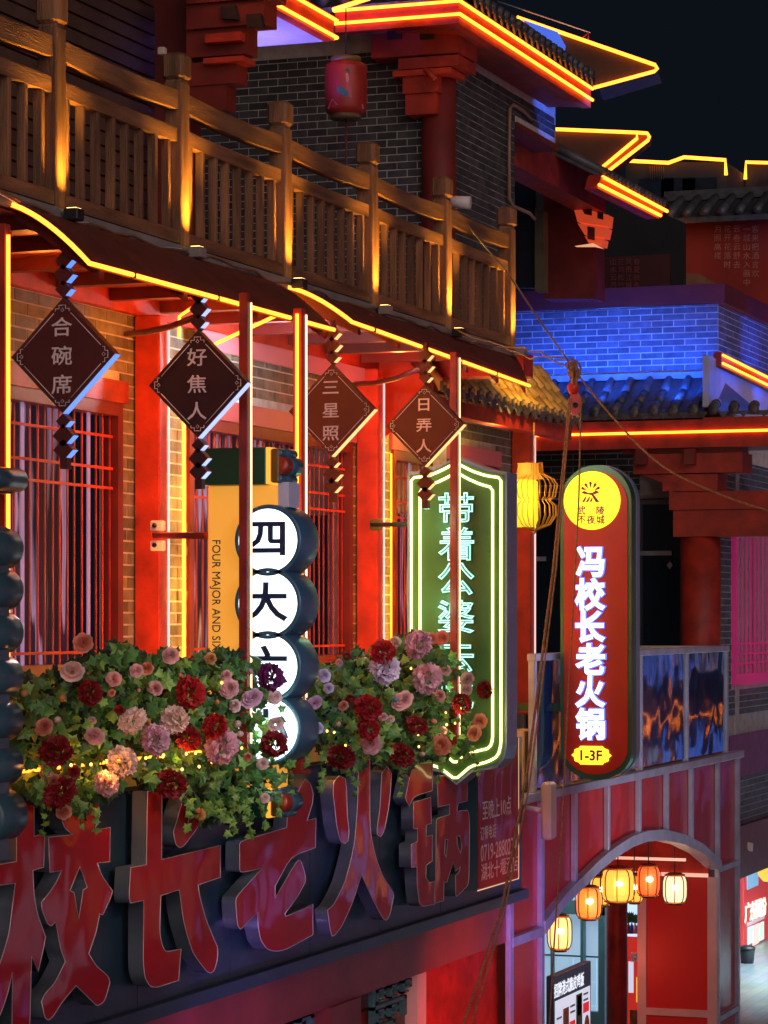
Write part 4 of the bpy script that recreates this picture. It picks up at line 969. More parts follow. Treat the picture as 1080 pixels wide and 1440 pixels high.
# storey under the eave
XD = XC + 1.0
m = MB(); m.box(XD, XD + .2, yc - .0, 13.5, -1.6, zn - .12); wd = m.build('recessed_wall', MORTD, cb)
bricks(cb, wd, 'y', XD, YO(900, XD), YO(740, XD), PX(860, 700, XD).z, zn - .14, .30, .084, pm('green_grey_brick', (.055,.075,.06), .75, .3, 9, .5, rnd=.25), 60)
m = MB(); m.box(XD - .06, XD - .005, YO(962, XD), YO(742, XD), -1.6, PX(860, 702, XD).z); dd = m.build('dark_doors', DGLASS, cb)
for px in (744, 832, 898, 960):
    m = MB(); y = YO(px, XD - .1); m.box(XD - .12, XD - .062, y - .03, y + .03, -1.6, PX(860, 702, XD).z); m.build('door_stile', pm('door_dark_teal', (.02,.04,.045), .4), dd)
for px0, px1, py, c in ((742, 772, 786, .35), (900, 948, 778, .3), (898, 960, 706, .12)):
    m = MB(); z = PX((px0 + px1) / 2, py, XD - .1).z; m.box(XD - .14, XD - .125, YO(px1, XD), YO(px0, XD), z - .03, z + .03); m.build('door_rail', pm('door_rail_grey%d' % (c * 100), (c, c, c), .4), dd)
m = MB(); q = PX(942, 795, XD - .13); m.prism([q + Vector((0, 0, .05)), q + Vector((0, -.04, 0)), q + Vector((0, 0, -.05)), q + Vector((0, .04, 0))], (-.01, 0, 0)); m.build('door_star', pm('door_rail_grey30', (.3,.3,.3)), dd)
XK = 33.6
m = MB(); a, b_ = YO(1013, XK), YO(958, XK); m.lathe((XK, (a + b_) / 2, -1.5), [((b_ - a) / 2, 0), ((b_ - a) / 2, PX(985, 756, XK).z + 1.5)], 36); m.build('column', REDP, cb)
yk = (a + b_) / 2
def step(px0, px1, py0, py1, x0=XK - .22, x1=XK + .22, mt=REDP):
    m = MB(); m.box(x0, x1, YO(px1, XK - .2), YO(px0, XK - .2), PX(px0, py1, XK - .2).z, PX(px0, py0, XK - .2).z); m.build('bracket_block', mt, cb)
step(948, 1085, 718, 755, XK - .25); step(943, 1085, 692, 717.5, XK - .28); step(935, 1012, 668, 691.5, XK - .32); step(895, 1048, 640, 667.5, XK - .36, XK + .2); step(878, 1045, 626, 639.5, XK - .3, XK + .1, REDD)
for px in (902, 970): step(px, px + 14, 633, 655, XK - .5, XK - .361, REDD)
m = MB(); m.prism([PX(900, 667, XK - .3), PX(950, 667, XK - .3), PX(945, 700, XK - .3), PX(935, 680, XK - .3)], (.3, 0, 0)); m.build('bracket_block', REDP, cb)
# side wall towards the street end: lattice window in magenta light
m = MB(); m.box(XC + .2, XC + 16, yc + .02, yc + .2, -1.25, zb - .9); ws = m.build('side_wall', MORTD, cb)
wxa, wxb = XO(1031, yc), XO(1125, yc)
wz0, wz1 = PY(1050, 962, yc).z, PY(1050, 755, yc).z + .05
bricks(cb, ws, 'x', yc + .02, XC + .02, XC + 5, -1.25, zb - .95, .3, .083, BRICKB, 40, [(wxa - .05, wxb, wz0, wz1 + .1)])
MG = em('magenta_glow_frame', (1, .03, .28), .10, (.5,.05,.2))  # magenta light is put into the frame's colour and glow
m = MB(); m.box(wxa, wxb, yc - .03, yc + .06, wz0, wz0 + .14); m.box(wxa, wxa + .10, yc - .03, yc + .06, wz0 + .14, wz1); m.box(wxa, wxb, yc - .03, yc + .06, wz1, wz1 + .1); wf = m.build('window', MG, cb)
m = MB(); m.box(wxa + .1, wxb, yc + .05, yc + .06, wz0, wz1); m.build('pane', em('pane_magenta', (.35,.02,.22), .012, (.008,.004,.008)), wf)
x = wxa + .2; k = 0
while x < wxb:
    m = MB(); w = .028 if k % 4 else .05; m.box(x - w, x + w, yc - .012, yc - .004, wz0 + .14, wz1); m.build('lattice_rod', MG, wf); x += .26; k += 1
for py in (905, 919, 932): m = MB(); z = PY(1050, py, yc).z; m.box(wxa + .1, wxb, yc - .028, yc - .021, z - .015, z + .015); m.build('lattice_rail', MG, wf)
m = MB(); m.box(XO(1025, yc), XC + 16, yc - .015, yc + .0, -2.05, -1.5); m.build('wall_band', pm('violet_band', (.25,.06,.22), .6), cb)  # violet strip along the side wall under the window
m = MB(); m.box(XC + .2, XC + 16, yc + .03, yc + .25, -2.7, -1.25); wlo = m.build('side_wall', MORTD, cb)
bricks(cb, wlo, 'x', yc + .03, XC + 1, XC + 6, -2.7, -2.05, .3, .083, BRICKB, 40)
m = MB(); m.box(XC + .2, XC + 16, yc - .05, yc + .02, -3.35, -2.68); m.build('shop_fascia', pm('wine_paint', (.20,.03,.07), .5), cb)
m = MB(); m.box(XC + 1.2, XC + 16, yc + 6.5, yc + 6.6, GROUND, -2.6); m.build('back_wall', REDD, cb)
m = MB(); m.box(XC + .1, XC + .3, yc, 14.5, -3.3, -1.6); m.build('cross_wall', REDD, cb)
# flood lamps
for py_, pw in ((760, 90), (850, 105), (950, 105), (1000, 60)):
    q = PX(py_, 575, XC - .55); t = thing('blue_flood', {760: 'blue flood lamp on the tiled eave nearest the rope pulley', 850: 'blue flood lamp on the eave below the middle of the brick parapet', 950: 'blue flood lamp on the eave left of the pale gable', 1000: 'blue flood lamp beside the pale gable'}[py_], 'light', tuple(q), 'blue flood lamps on the tiled eave')
    m = MB(); m.bbox(q.x - .05, q.x + .05, q.y - .06, q.y + .06, q.z + .02, q.z + .09, .01); m.build('lamp_body', BLACK, t)
    lamp('blue_flood_beam', 'SPOT', q + Vector((-.25, 0, .14)), pw, (.010, .105, 1), .06, (XC, q.y - .1, zt - .35), 125, .9)
lamp('blue_side_beam', 'SPOT', (XC + 1.5, yc - .9, zb + .15), 60, (.03, .10, 1), .06, (XC + 2.2, yc, zt - .4), 120, .9)
lamp('blue_gable_fill', 'POINT', (XC + .1, yc - .75, zb + .1), 14, (.05, .14, 1), .05)  # added lamp without fixture that turns the gable blue
lamp('magenta_window_light', 'SPOT', (XO(1050, yc), yc - 1.1, -1.3), 7, (1, .03, .35), .1, (XO(1060, yc), yc, .4), 110, .9)

# ---------------------------------------------------------------- tower behind the balcony
XT, YT = 25.0, 8.5
tw = thing('brick_tower', 'dark brick upper storey with red corner column and neon edged roof behind the balustrade', 'building', (XT, YT, 2.4))
zE = PD(650, 20, 25.4).z
xe = XO(781, YT)
m = MB(); m.box(XT, XT + .2, YT, 12, 1.0, zE + .1); wf = m.build('wall', MORT, tw)
xe1 = XO(723, YT); zs = PY(750, 186, YT).z
m = MB(); m.box(XT + .2, xe1, YT, YT + .2, 2.3, zE + .1); m.box(xe1, xe, YT, YT + .2, zs, zE + .1); ws = m.build('wall', MORT, tw)
m = MB(); m.box(xe1 + .01, xe + .02, YT - .03, YT + 1.6, zs - .07, zs - .004); m.build('underside_board', REDD, tw)
bricks(tw, wf, 'y', XT, YT + .02, YO(262, XT), PX(500, 500, XT).z, zE - .1, .205, .0735, BRICK, 230, gap=.0085)
bricks(tw, ws, 'x', YT, XT + .16, xe - .01, 2.4, zE - .1, .205, .0735, BRICK, 60, [(xe1, xe + .1, 0, zs)], gap=.0085)
m = MB(); m.lathe((XT - .03, YT - .0, 2.3), [(.165, 0), (.165, zE - 2.5)], 28); m.build('column', pm('tower_column_red', (.17, .018, .014), .6, .2, 3, .1), tw)
def stepT(px0, px1, py0, py1, x0, x1, mt=REDP, n='bracket_block'):
    m = MB(); m.box(x0, x1, YO(px1, x0), YO(px0, x0), PX(px0, py1, x0).z, PX(px0, py0, x0).z); m.build(n, mt, tw)
x0 = XT - .35
stepT(522, 645, 48, 82, x0, XT + .2); stepT(560, 645, 82.5, 98, x0 + .03, XT + .2); stepT(552, 634, 100, 108, x0 + .02, XT + .1, REDB); stepT(566, 616, 108.5, 132, x0 + .06, XT + .1); stepT(570, 614, 132.5, 162, x0 + .09, XT + .1)
for a in (544, 590): stepT(a, a + 20, 40, 56, x0 - .02, x0 - .001, BLACK)
m = MB(); m.tube([PX(598, 97, x0 - .06), PX(612, 112, x0 - .06)], .03, 6); m.build('bracket_tip', REDB, tw)
XR, YQ = 24.1, 8.0                                              # roof corner
m = MB(); m.prism([(XR + .05, YQ + .05, zE - .07), (XR + .05, YO(472, XR), zE - .07), (XT + .3, YO(472, XR), zE + .16), (XT + .3, YQ + .05, zE + .16)], (0, 0, .04)); m.build('eave_soffit', REDP, tw)
m = MB(); m.prism([(XR + .05, YQ + .05, zE - .075), (28.6, YQ + .05, zE - .075), (28.6, YT + .3, zE - .02), (XR + .5, YT + .3, zE - .02)], (0, 0, .03)); m.build('eave_soffit', REDP, tw)
zl, zu = zE, PX(560, 8, XR).z
m = MB(); m.box(XR + .02, XR + .12, YQ + .02, YO(470, XR), zl - .08, zu + .03); m.build('fascia', REDB, tw)
m = MB(); m.box(XR + .12, 28.6, YQ + .02, YQ + .12, zl - .08, zu + .03); m.build('fascia', REDB, tw)
for z in (zl, zu):
    m = MB(); m.tube([(XR, YO(470, XR), z), (XR, YQ, z), (28.6, YQ, z)], .016, 8); m.build('neon_tube', NEON, tw)
    m = MB()
m = MB(); m.prism([(XR + .0, YQ, zu + .04), (XR + .0, 10.2, zu + .04), (XR + 1.6, 10.2, zu + .85), (XR + 1.6, YQ + 1.6, zu + .85)], (.02, .02, -.05)); m.build('roof_slope', TILE, tw)
m = MB(); m.prism([(XR, YQ, zu + .04), (28.6, YQ, zu + .04), (28.6, YQ + 1.6, zu + .85), (XR + 1.6, YQ + 1.6, zu + .85)], (.0, .0, -.05)); m.build('roof_slope', TILE, tw)
def tiles_y(x0, x1, ya, za, yb, zb_, th, st=.2, n1='roof_tile', mt=TILE, segs=2, drip=True, r=.05):
    x = x0 + st / 2
    while x < x1:
        for s in range(segs):
            u0, u1 = s / segs, (s + 1) / segs + .03
            m = MB(); m.tube([(x, yb + (ya - yb) * u0, zb_ + (za - zb_) * u0 + .015), (x, yb + (ya - yb) * u1, zb_ + (za - zb_) * u1 + .03)], [r * .86, r], 8); m.build(n1, mt, th)
        if drip:
            m = MB(); m.lathe((x, ya - .03, za + .025), [(0, 0), (r * 1.05, 0), (r * 1.08, .03)], 10, axis='y'); m.build('tile_end', TILE, th)
            m = MB(); m.prism([(x + r * .6, ya - .02, za + .01), (x + st - r * .6, ya - .02, za + .01), (x + st * .72, ya - .02, za - .05), (x + st * .5, ya - .02, za - .09), (x + st * .28, ya - .02, za - .05)], (0, .02, 0)); m.build('drip_tile', TILE, th)
        x += st
tiles_y(XR + .2, 28.55, YQ - .02, zu + .10, YQ + 1.3, zu + .72, tw, .2)
x = 0
y = YQ + .25
while y < 10.2:
    m = MB(); m.tube([(XR - .01, y, zu + .09), (XR + 1.2, y, zu + .68)], .05, 8); m.build('roof_tile', TILE, tw)
    y += .22
# conduit pipe and the flood-lit end of the wall
m = MB(); yy = YT - .05; P_ = lambda a, b: PY(a, b, yy)
m.tube([P_(748, 168), P_(735, 155), P_(722, 147), P_(717, 152), P_(716, 200), P_(716, 280), P_(722, 290), P_(745, 300), P_(752, 308)], .018, 6); m.build('conduit', pm('pipe_copper', (.32,.20,.12), .5), tw)
lamp('tower_blue_beam', 'SPOT', (XO(765, YT), YT - .8, PY(765, 180, YT).z), 22, (.03, .13, 1), .05, (XO(768, YT), YT, PY(768, 140, YT).z), 70, .5)
t = thing('security_camera', 'white security camera on a bracket above the far balustrade post', 'camera', PY(642, 285, 8.2))
q = PY(650, 283, 7.9); m = MB(); m.tube([q + Vector((-.02, .12, -.0)), q + Vector((-.02, -.08, -.02))], [.055, .06], 10); m.build('camera_body', WHITE, t)
m = MB(); m.tube([PY(636, 294, YT - .3), PY(648, 289, 7.95)], .014, 6); m.build('bracket', WHITE, t)
m = MB(); m.tube([PY(633, 292, 8.2), PY(634, 281, 8.15), PY(641, 276, 8.1), PY(646, 280, 8.0)], .006, 5); m.build('cable', WHITE, t)
# left wing: wall set back, column and bracket stack, neon edged eave with violet soffit
lw = thing('left_wing', 'shadowed clapboard wing with a stacked red bracket and violet lit soffit at the upper left', 'building', (20, 11, 2.4))
m = MB(); m.box(10, 21.5, 9.8, 9.95, 2.2, 8.5); wll = m.build('wall', REDD, lw)
for k in range(34):
    z = 2.5 + k * .12; m = MB(); m.box(13, 21.3, 9.765, 9.79, z, z + .10); m.build('clapboard', pm('clapboard_brown', (.10,.055,.035), .7, .25, 4, .2), lw)
Xc = 20.4
def stepL(px0, px1, py0, py1, x0, x1, mt=REDP, n='bracket_block'):
    m = MB(); m.box(x0, x1, YO(px1, x0), YO(px0, x0), PX(px0, py1, x0).z, PX(px0, py0, x0).z); m.build(n, mt, lw)
stepL(218, 262, -60, 330, Xc + .3, Xc + .6, REDD, 'column')
RDK = pm('bracket_deep_red', (.20,.022,.014), .5, .2, 3, .1)
stepL(262, 318, 122, 158, Xc + .1, Xc + .30, RDK); stepL(262, 333, 90, 121.5, Xc + .08, Xc + .30, RDK); stepL(286, 342, 82, 89.5, Xc, Xc + .26, REDB); stepL(262, 348, 42, 81.5, Xc + .05, Xc + .26, RDK); stepL(288, 338, 48, 60, Xc - .06, Xc + .04, REDB)
stepL(262, 372, 6, 41.5, Xc, Xc + .26, RDK); stepL(262, 382, -40, 5.5, Xc - .05, Xc + .26, RDK)
for a, b_ in ((310, 8), (346, 20)): m = MB(); q = PX(a, b_, Xc - .06); m.prism([q, q + Vector((0, -.12, 0)), q + Vector((0, -.15, -.12)), q + Vector((0, .0, -.10))], (.05, 0, 0)); m.build('bracket_notch', BLACK, lw)
m = MB(); m.tube([PY(356, 10, 9.2), PY(420, 44, 9.2)], .05, 4); m.build('rafter_end', REDB, lw)
yv = 8.8; zl2 = PY(465, 50, yv).z; zu2 = PY(465, 26, yv).z; xv = XO(470, yv)
m = MB(); m.box(18.5, xv, yv, yv + .1, zl2 - .03, zu2 + .04); m.build('fascia', REDB, lw)
m = MB(); m.box(21.55, xv, yv + .1, 10.8, zl2 - .03, zl2); m.build('eave_soffit', PLAST, lw)
m = MB(); m.box(xv - .06, xv, yv + .1, 10.9, zl2 + .03, zu2 + .04); m.build('fascia', REDB, lw)
for z in (zl2, zu2):
    m = MB(); m.tube([(18.5, yv - .02, z), (xv + .02, yv - .02, z), (xv + .02, yv + .3, z)], .016, 8); m.build('neon_tube', NEON, lw)
m = MB(); q = PX(477, 2, xv + .4); m.tube([PX(468, 14, xv + .5), PX(520, -3, xv + .5)], .02, 6); m.build('neon_tube', NEON, lw)
lamp('violet_soffit_beam', 'SPOT', (22.2, 9.9, zl2 - .9), 140, (.30, .18, 1), .05, (22.5, 9.4, zl2), 95, .8)
q = PX(228, 72, 20.2); m = MB(); m.bbox(q.x - .03, q.x + .03, q.y - .03, q.y + .03, q.z - .03, q.z + .03, .006); tag(m.build('wall_sensor', pm('cream_plastic', (.62,.56,.45))), 'tiny cream box beside the second balustrade post head', 'sensor')
# red drum lantern
t = thing('drum_lantern', 'unlit red drum lantern with a seated figure print hanging in front of the dark brick', 'lantern', PX(487, 80, 23.6))
c = PX(486.5, 125, 23.6); r = .19; h = .40; DR = pm('drum_red', (.30,.022,.014), .45, .15, 5, .05)
m = MB(); m.lathe(c, [(r * .6, -h * .66), (r * .66, -h * .6), (r * .94, -h * .55), (r, -h * .45), (r * 1.02, 0), (r, h * .45), (r * .94, h * .55), (r * .66, h * .6), (r * .6, h * .66)], 28); m.build('drum', DR, t)
for s in (-1, 1): m = MB(); m.lathe(c + Vector((0, 0, s * h * .64)), [(0, -.02), (r * .75, -.02), (r * .72, .03), (0, .03)], 24); m.build('cap', pm('cap_olive', (.14,.10,.04), .5), t)
u = Vector((-CS, -SN, 0)); s_ = Vector((SN, -CS, 0))
def blob(pts, mt, n, k=1.03):
    vs = []
    for (a, b) in pts:
        ang = a / 1.0; vs.append(c + (u * math.cos(ang) + s_ * math.sin(ang)) * r * k + Vector((0, 0, b)))
    m = MB(); m.add(vs, [tuple(range(len(vs)))]); m.build(n, mt, t)
blob([(-.0,.10),(.10,.11),(.16,.06),(.12,.02),(.03,.03)], pm('print_skin', (.5,.22,.16), .5), 'print_face'); blob([(-.04,.12),(.04,.155),(.16,.14),(.17,.09),(.09,.12)], BLACK, 'print_hair', 1.035)
blob([(.02,.02),(.16,.03),(.3,-.05),(.28,-.12),(.1,-.10),(.0,-.04)], pm('print_rose', (.42,.05,.06), .5), 'print_dress'); blob([(-.42,-.02),(-.2,-.01),(.12,-.06),(.14,-.11),(-.1,-.10),(-.38,-.06)], pm('print_teal', (.02,.16,.17), .5), 'print_skirt', 1.04)
blob([(-1.0,-.20),(-.7,-.12),(-.4,-.18),(.3,-.17),(.9,-.16),(1.0,-.20)], pm('print_sand', (.45,.2,.12), .5), 'print_ground')
m = MB(); m.tube([c + Vector((0,0,h*.66)), c + Vector((0,0,h*.66+.5))], .006, 5); m.build('cord', BLACK, t)
m = MB(); m.tube([c + Vector((0,0,-h*.68)), c + Vector((0,0,-h*.68-.5))], [.012, .006], 5); m.build('tassel', REDD, t)

# ---------------------------------------------------------------- small bamboo-tiled roof past the balcony end
sr = thing('side_roof', 'small yellow lit tiled roof with dark drip tiles past the balcony end', 'roof', (26, 8.2, 2.0))
xa, xb = 23.45, 28.0
m = MB(); m.prism([(xa, 8.40, 2.62), (xa, 8.03, 2.07), (xa, 8.03, 2.02), (xa, 8.5, 2.10), (xa, 8.5, 2.62)], (xb - xa, 0, 0)); m.build('roof_bed', REDD, sr)
tiles_y(xa, xb, 8.0, 2.06, 8.42, 2.62, sr, .27, 'bamboo_tile', TILEY, 4, True, .055)
m = MB(); m.box(xa, xb, 8.06, 8.2, 1.86, 2.0); m.build('fascia', REDB, sr)
m = MB(); m.prism([(xa - .02, 8.02, 2.02), (xa - .02, 8.62, 2.75), (xa - .02, 8.75, 1.75), (xa - .02, 8.5, 1.6)], (-.03, 0, 0)); m.build('gable_board', REDB, sr)
lamp('side_roof_amber', 'SPOT', (25.4, 7.3, 2.75), 70, (1, .50, .07), .05, (26.2, 8.3, 2.3), 100, .9)
m = MB(); m.box(23.8, 24.1, 7.3, 8.4, 2.18, 2.38); tag(m.build('end_block', REDB), 'small red end block between the balcony corner and the tiled roof', 'block')
# yellow wire lantern at the end column
t = thing('wire_lantern', 'yellow lantern of fine wire ribs hanging beside the end column', 'lantern', PX(757, 650, 26.0))
c = PX(751, 702, 26.0); YLM = em('lantern_silk_yellow', (1, .72, .03), .62, (.7,.5,.05)); WR = pm('wire_gold', (.65,.36,.06), .35, .1, 4, 0, metal=.5)
m = MB(); m.lathe(c + Vector((0, .12, 0)), [(.13, -.27), (.155, -.20), (.155, .17), (.13, .19)], 22); m.build('silk_body', YLM, t)
m = MB(); m.lathe(c + Vector((0, .06, 0)), [(.155, .20), (.11, .26), (.10, .34), (.11, .35)], 22); m.build('silk_neck', em('silk_neck_amber', (1,.36,.03), .5, (.6,.3,.05)), t)
for k in range(24):
    a = R(k * 15); m = MB(); m.tube([c + Vector((math.cos(a) * p, math.sin(a) * p, z)) for p, z in ((.08,.36),(.09,.25),(.19,.20),(.235,.14),(.21,.02),(.16,-.01),(.215,-.06),(.22,-.16),(.16,-.25),(.02,-.31))], .0045, 4); m.build('wire_rib', WR, t)
m = MB(); m.tube([c + Vector((0,0,-.31)), c + Vector((0,0,-.34))], [.03, .01], 8); m.build('finial', WR, t)
m = MB(); m.tube([c + Vector((0,0,.35)), c + Vector((0,0,.75))], .006, 5); m.build('cord', WR, t)
lamp('wire_lantern_light', 'POINT', c + Vector((-.3, -.12, 0)), 2, (1,.6,.08), .05)

# ---------------------------------------------------------------- far roofs and the wall paintings behind
def roof_tip(label, tri, X, back, neon2=True, cap=True):
    t = thing('upturned_roof', label, 'roof', tuple(PX(tri[0][0], tri[0][1], X)))
    P = [PX(a, b, X) for a, b in tri]; UM = pm('roof_underside', (.075,.040,.022), .7, .25, 2, .1)
    m = MB(); m.prism([P[0], P[1], P[2], P[3]], (back, .15, .0)); m.build('roof_body', UM, t)
    def tb(pts, r=.02): m = MB(); m.tube([p + Vector((-.03, 0, 0)) for p in pts], r, 8); m.build('neon_tube', NEON, t)
    return t, P, tb
X = 33.0
t, P, tb = roof_tip('highest upturned roof tip edged in amber neon against the night sky', [(728,25),(922,93),(925,99),(842,124),(800,124)], X, .8)
tb([PX(728,25,X), PX(922,92,X), PX(925,97,X), PX(921,101,X), PX(836,124,X)], .022)
m = MB(); q = Vector((-.05,0,0)); m.add([PX(733,27,X)+q, PX(786,46,X)+q, PX(797,66,X)+q, PX(796,74,X)+q, PX(768,54,X)+q, PX(750,40,X)+q], [(0,1,2,3,4,5)]); m.build('blue_light_patch', em('patch_blue_glow', (.03,.12,.85), .55, (.2,.3,.5)), t)  # pool of blue light drawn as a glowing patch
m = MB(); m.tube([PX(700,2,X), PX(760,22,X), PX(830,46,X)], .008, 5); m.build('guy_wire', SILV, t); m = MB(); m.tube([PX(817,55,X), PX(828,46,X), PX(827,58,X)], .01, 5); m.build('wire_stay', REDP, t)
X = 31.6
t, P, tb = roof_tip('lower upturned roof tip outlined by two amber tubes left of the dark sky', [(750,181),(904,187),(898,196),(838,246),(800,215)], X, .8)
m = MB(); m.prism([PX(904,187,X), PX(914,190,X), PX(912,199,X), PX(850,246,X), PX(838,246,X), PX(898,196,X)], (.3, .05, 0)); m.build('verge', AWN, t)
tb([PX(750,181,X), PX(896,187,X), PX(897,195,X), PX(837,245,X)]); tb([PX(896,187,X), PX(911,188,X), PX(914,193,X), PX(912,198,X), PX(851,245,X)])
# the house under it: eave running away, brackets lit orange
X2 = 32.0; fb = thing('far_house', 'dim red timber house with an orange lit bracket below the lower roof tip', 'building', (X2, 9, 2.5))
def quad(name, pts, mt, off, par=fb): m = MB(); m.prism(pts, off); return m.build(name, mt, par)
quad('wall', [PX(700,420,34.6), PX(846,420,34.6), PX(846,272,34.6), PX(790,230,34.6), PX(700,190,34.6)], pm('far_night_wall', (.010,.011,.013), .8, .3, 2, .1), (.2,0,0))  # darkness of the night is put into this wall colour
quad('beam', [PY(712,182,8.75), PY(852,256,8.75), PY(852,300,8.75), PY(712,226,8.75)], REDP, (0,.3,0))
quad('wall_end', [PX(764,420,X2), PX(838,420,X2), PX(838,300,X2), PX(800,250,X2), PX(764,250,X2)], REDD, (.4,0,0))
quad('window_dark', [PX(722,405,X2-.5), PX(752,405,X2-.5), PX(752,240,X2-.5), PX(722,222,X2-.5)], DGLASS, (.05,0,0))
quad('corner_post', [PX(752,410,X2-.6), PX(764,410,X2-.6), PX(764,296,X2-.6), PX(752,292,X2-.6)], pm('post_olive', (.12,.10,.05), .6), (.2,0,0))
OL = em('bracket_glow_orange', (1,.10,.03), .28, (.55,.08,.03))  # orange light on the brackets is put in as emission
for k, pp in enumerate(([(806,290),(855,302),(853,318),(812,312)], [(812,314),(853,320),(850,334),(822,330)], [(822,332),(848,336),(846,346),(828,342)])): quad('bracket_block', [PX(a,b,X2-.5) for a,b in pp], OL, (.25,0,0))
for pp in ([(816,290),(832,293),(832,303),(822,301)], [(840,297),(848,299),(848,309),(840,307)], [(826,318),(836,320),(836,338),(826,336)]): quad('bracket_notch', [PX(a,b,X2-.52) for a,b in pp], REDD, (.015,0,0))
quad('ledge', [PX(808,346,X2-.6), PX(834,342,X2-.6), PX(847,349,X2-.6), PX(834,346,X2-.6)], em('ledge_glow', (1,.45,.2), .5), (.1,0,0))  # light on the ledge drawn as a glowing sliver
yv = 8.2
a0, a1 = PY(843, 260, yv), PY(929, 303, yv); b0, b1 = PY(848, 249, yv), PY(938, 297, yv)
quad('eave_fascia', [a0 + Vector((0,.02,-.04)), a1 + Vector((0,.02,-.04)), b1 + Vector((0,.02,.03)), b0 + Vector((0,.02,.03))], REDB, (0,.15,0))
for p, q in ((a0, a1), (b0, b1)): m = MB(); m.tube([p, q], .02, 8); m.build('neon_tube', NEON, fb)
L = (b1 - b0).length
for k in range(17):
    p = b0.lerp(b1, (k + .5) / 17); m = MB(); m.tube([p + Vector((0,0,.06)), p + Vector((0,.9,.55))], .055, 7); m.build('roof_tile', TILE, fb)
quad('roof_bed', [b0 + Vector((0,0,.02)), b1 + Vector((0,0,.02)), b1 + Vector((0,.95,.52)), b0 + Vector((0,.95,.52))], TILE, (0,0,-.04))
# painted hall on the right
X3 = 40.0; hall = thing('painted_hall', 'dark red hall with columns of pale script and a tiled roof at the upper right', 'building', (X3, 8, 2.5))
m = MB(); m.prism([PX(958,420,X3), PX(1200,520,X3), PX(1200,306,X3), PX(958,311,X3)], (.4,0,0)); m.build('painted_wall', pm('mural_red', (.36,.028,.016), .5, .35, .6, .05), hall)
m = MB(); m.prism([PX(962,402,X3-.03), PX(1012,404,X3-.03), PX(1000,394,X3-.03), PX(985,386,X3-.03), PX(962,383,X3-.03)], (.02,0,0)); m.build('painted_hill', pm('mural_tan', (.22,.10,.05), .6), hall)
cols = [(1062,'客来把酒言欢'),(1050,'一城山水入画中'),(1036,'云卷云舒去'),(1023,'花开花落时'),(1009,'月照高楼')]
for (px, s) in cols:
    for i, ch in enumerate(s):
        q = PX(px, 322 + i * 12.5, X3 - .02); text(hall, ch, (X3 - .02, q.y, q.z), 'x', .115, pm('script_pale', (.55,.22,.16), .5), 0, .001)
yA, yB = YO(928, X3), YO(1110, X3); zr0, zr1 = PX(1010, 309, X3).z, PX(1010, 276, X3).z
m = MB(); m.prism([(X3 - .5, yA, zr0 - .02), (X3 + .3, yA, zr1), (X3 + .3, yA, zr1 - .15), (X3 - .5, yA, zr0 - .10)], (0, yB - yA, 0)); m.build('roof_bed', TILE, hall)
y = yA
while y > yB: m = MB(); m.tube([(X3 - .52, y, zr0 + .03), (X3 + .3, y, zr1 + .03)], .07, 8); m.build('roof_tile', TILE, hall); y -= .26
m = MB(); m.box(X3 + .25, X3 + .5, yB, yA, zr1, zr1 + .15); m.build('roof_ridge', TILE, hall)
t = thing('hall_lamp', 'short amber tube and carved gilt bracket at the left edge of the painted hall', 'lamp', PX(950, 320, X3 - .8))
m = MB(); m.tube([PX(946,316,X3-.8), PX(958,322,X3-.8)], .045, 6); m.build('neon_tube', NEON, t)
m = MB(); m.tube([PX(948,326,X3-.8), PX(955,330,X3-.8), PX(950,338,X3-.8), PX(944,344,X3-.8), PX(955,345,X3-.8)], .035, 6); m.build('gilt_scroll', pm('gilt', (.5,.25,.05), .4, .2, 4, .1, metal=.5), t)
for pp in ([(942,361),(951,363),(951,384),(942,384)],): m = MB(); m.prism([PX(a,b,X3-.8) for a,b in pp], (.1,0,0)); m.build('bracket_block', OL, t)
m = MB(); m.prism([PX(836,415,37.6), PX(960,415,37.6), PX(960,312,37.6), PX(836,262,37.6)], (.2,0,0)); tag(m.build('night_gap_wall', pm('far_night_wall', (.010,.011,.013))), 'wall in the gap below the lower amber eave, coloured as dark as the night', 'wall')  # same wall colour with the night's darkness put into it
m = MB(); m.prism([PX(845,410,37.5), PX(942,410,37.5), PX(942,357,37.5), PX(845,362,37.5)], (.08,0,0)); far = m.build('far_mural_wall', pm('mural_dark', (.06,.008,.012), .6, .3, .8)); tag(far, 'very dark red mural wall with faint script between the two houses', 'wall')
for c_ in range(4):
    for r_ in range(4):
        q = PX(862 + c_ * 11, 368 + r_ * 11, 37.45); text(far, '山水云月花鸟松竹风雨江城春夏秋冬'[c_ * 4 + r_], (37.46, q.y, q.z), 'x', .10, pm('script_faint', (.22,.05,.05), .5), 0, .001)
# far outline neon on a dark block
def far_block(label, px0, px1, py, poly, X):
    t = thing('far_block', label, 'building', tuple(PX(px0, py, X)))
    m = MB(); m.prism([PX(px0,420,X), PX(px1,420,X), PX(px1,py,X), PX(px0,py,X)], (6,0,0)); m.build('walls', pm('night_wall', (.016,.024,.034), .8, .3, .5), t)
    for k in range(3):
        m = MB(); a = PX(px0 + 20 + k * 30, 268, X - .02); m.box(X - .04, X - .02, a.y - .9, a.y, a.z - .5, a.z + .3); m.build('window', pm('night_window', (.01,.02,.035), .3), t)
    for p in poly: m = MB(); m.tube([PX(a, b, X - .15) for a, b in p], .045, 6); m.build('neon_tube', NEON, t)
    for k in range(7):
        a = PX(914 + k * 3.2, 234, X - .1); 
        if px0 < 900: m = MB(); m.tube([a, a - Vector((0,0,.35))], .012, 4); m.build('vent_bar', pm('vent_grey', (.05,.05,.05)), t)
far_block('distant dark block with a stepped amber roof line left of the gap', 880, 1022, 228, [[(882,226),(940,229),(962,221),(1020,225),(1021,246)]], 70)
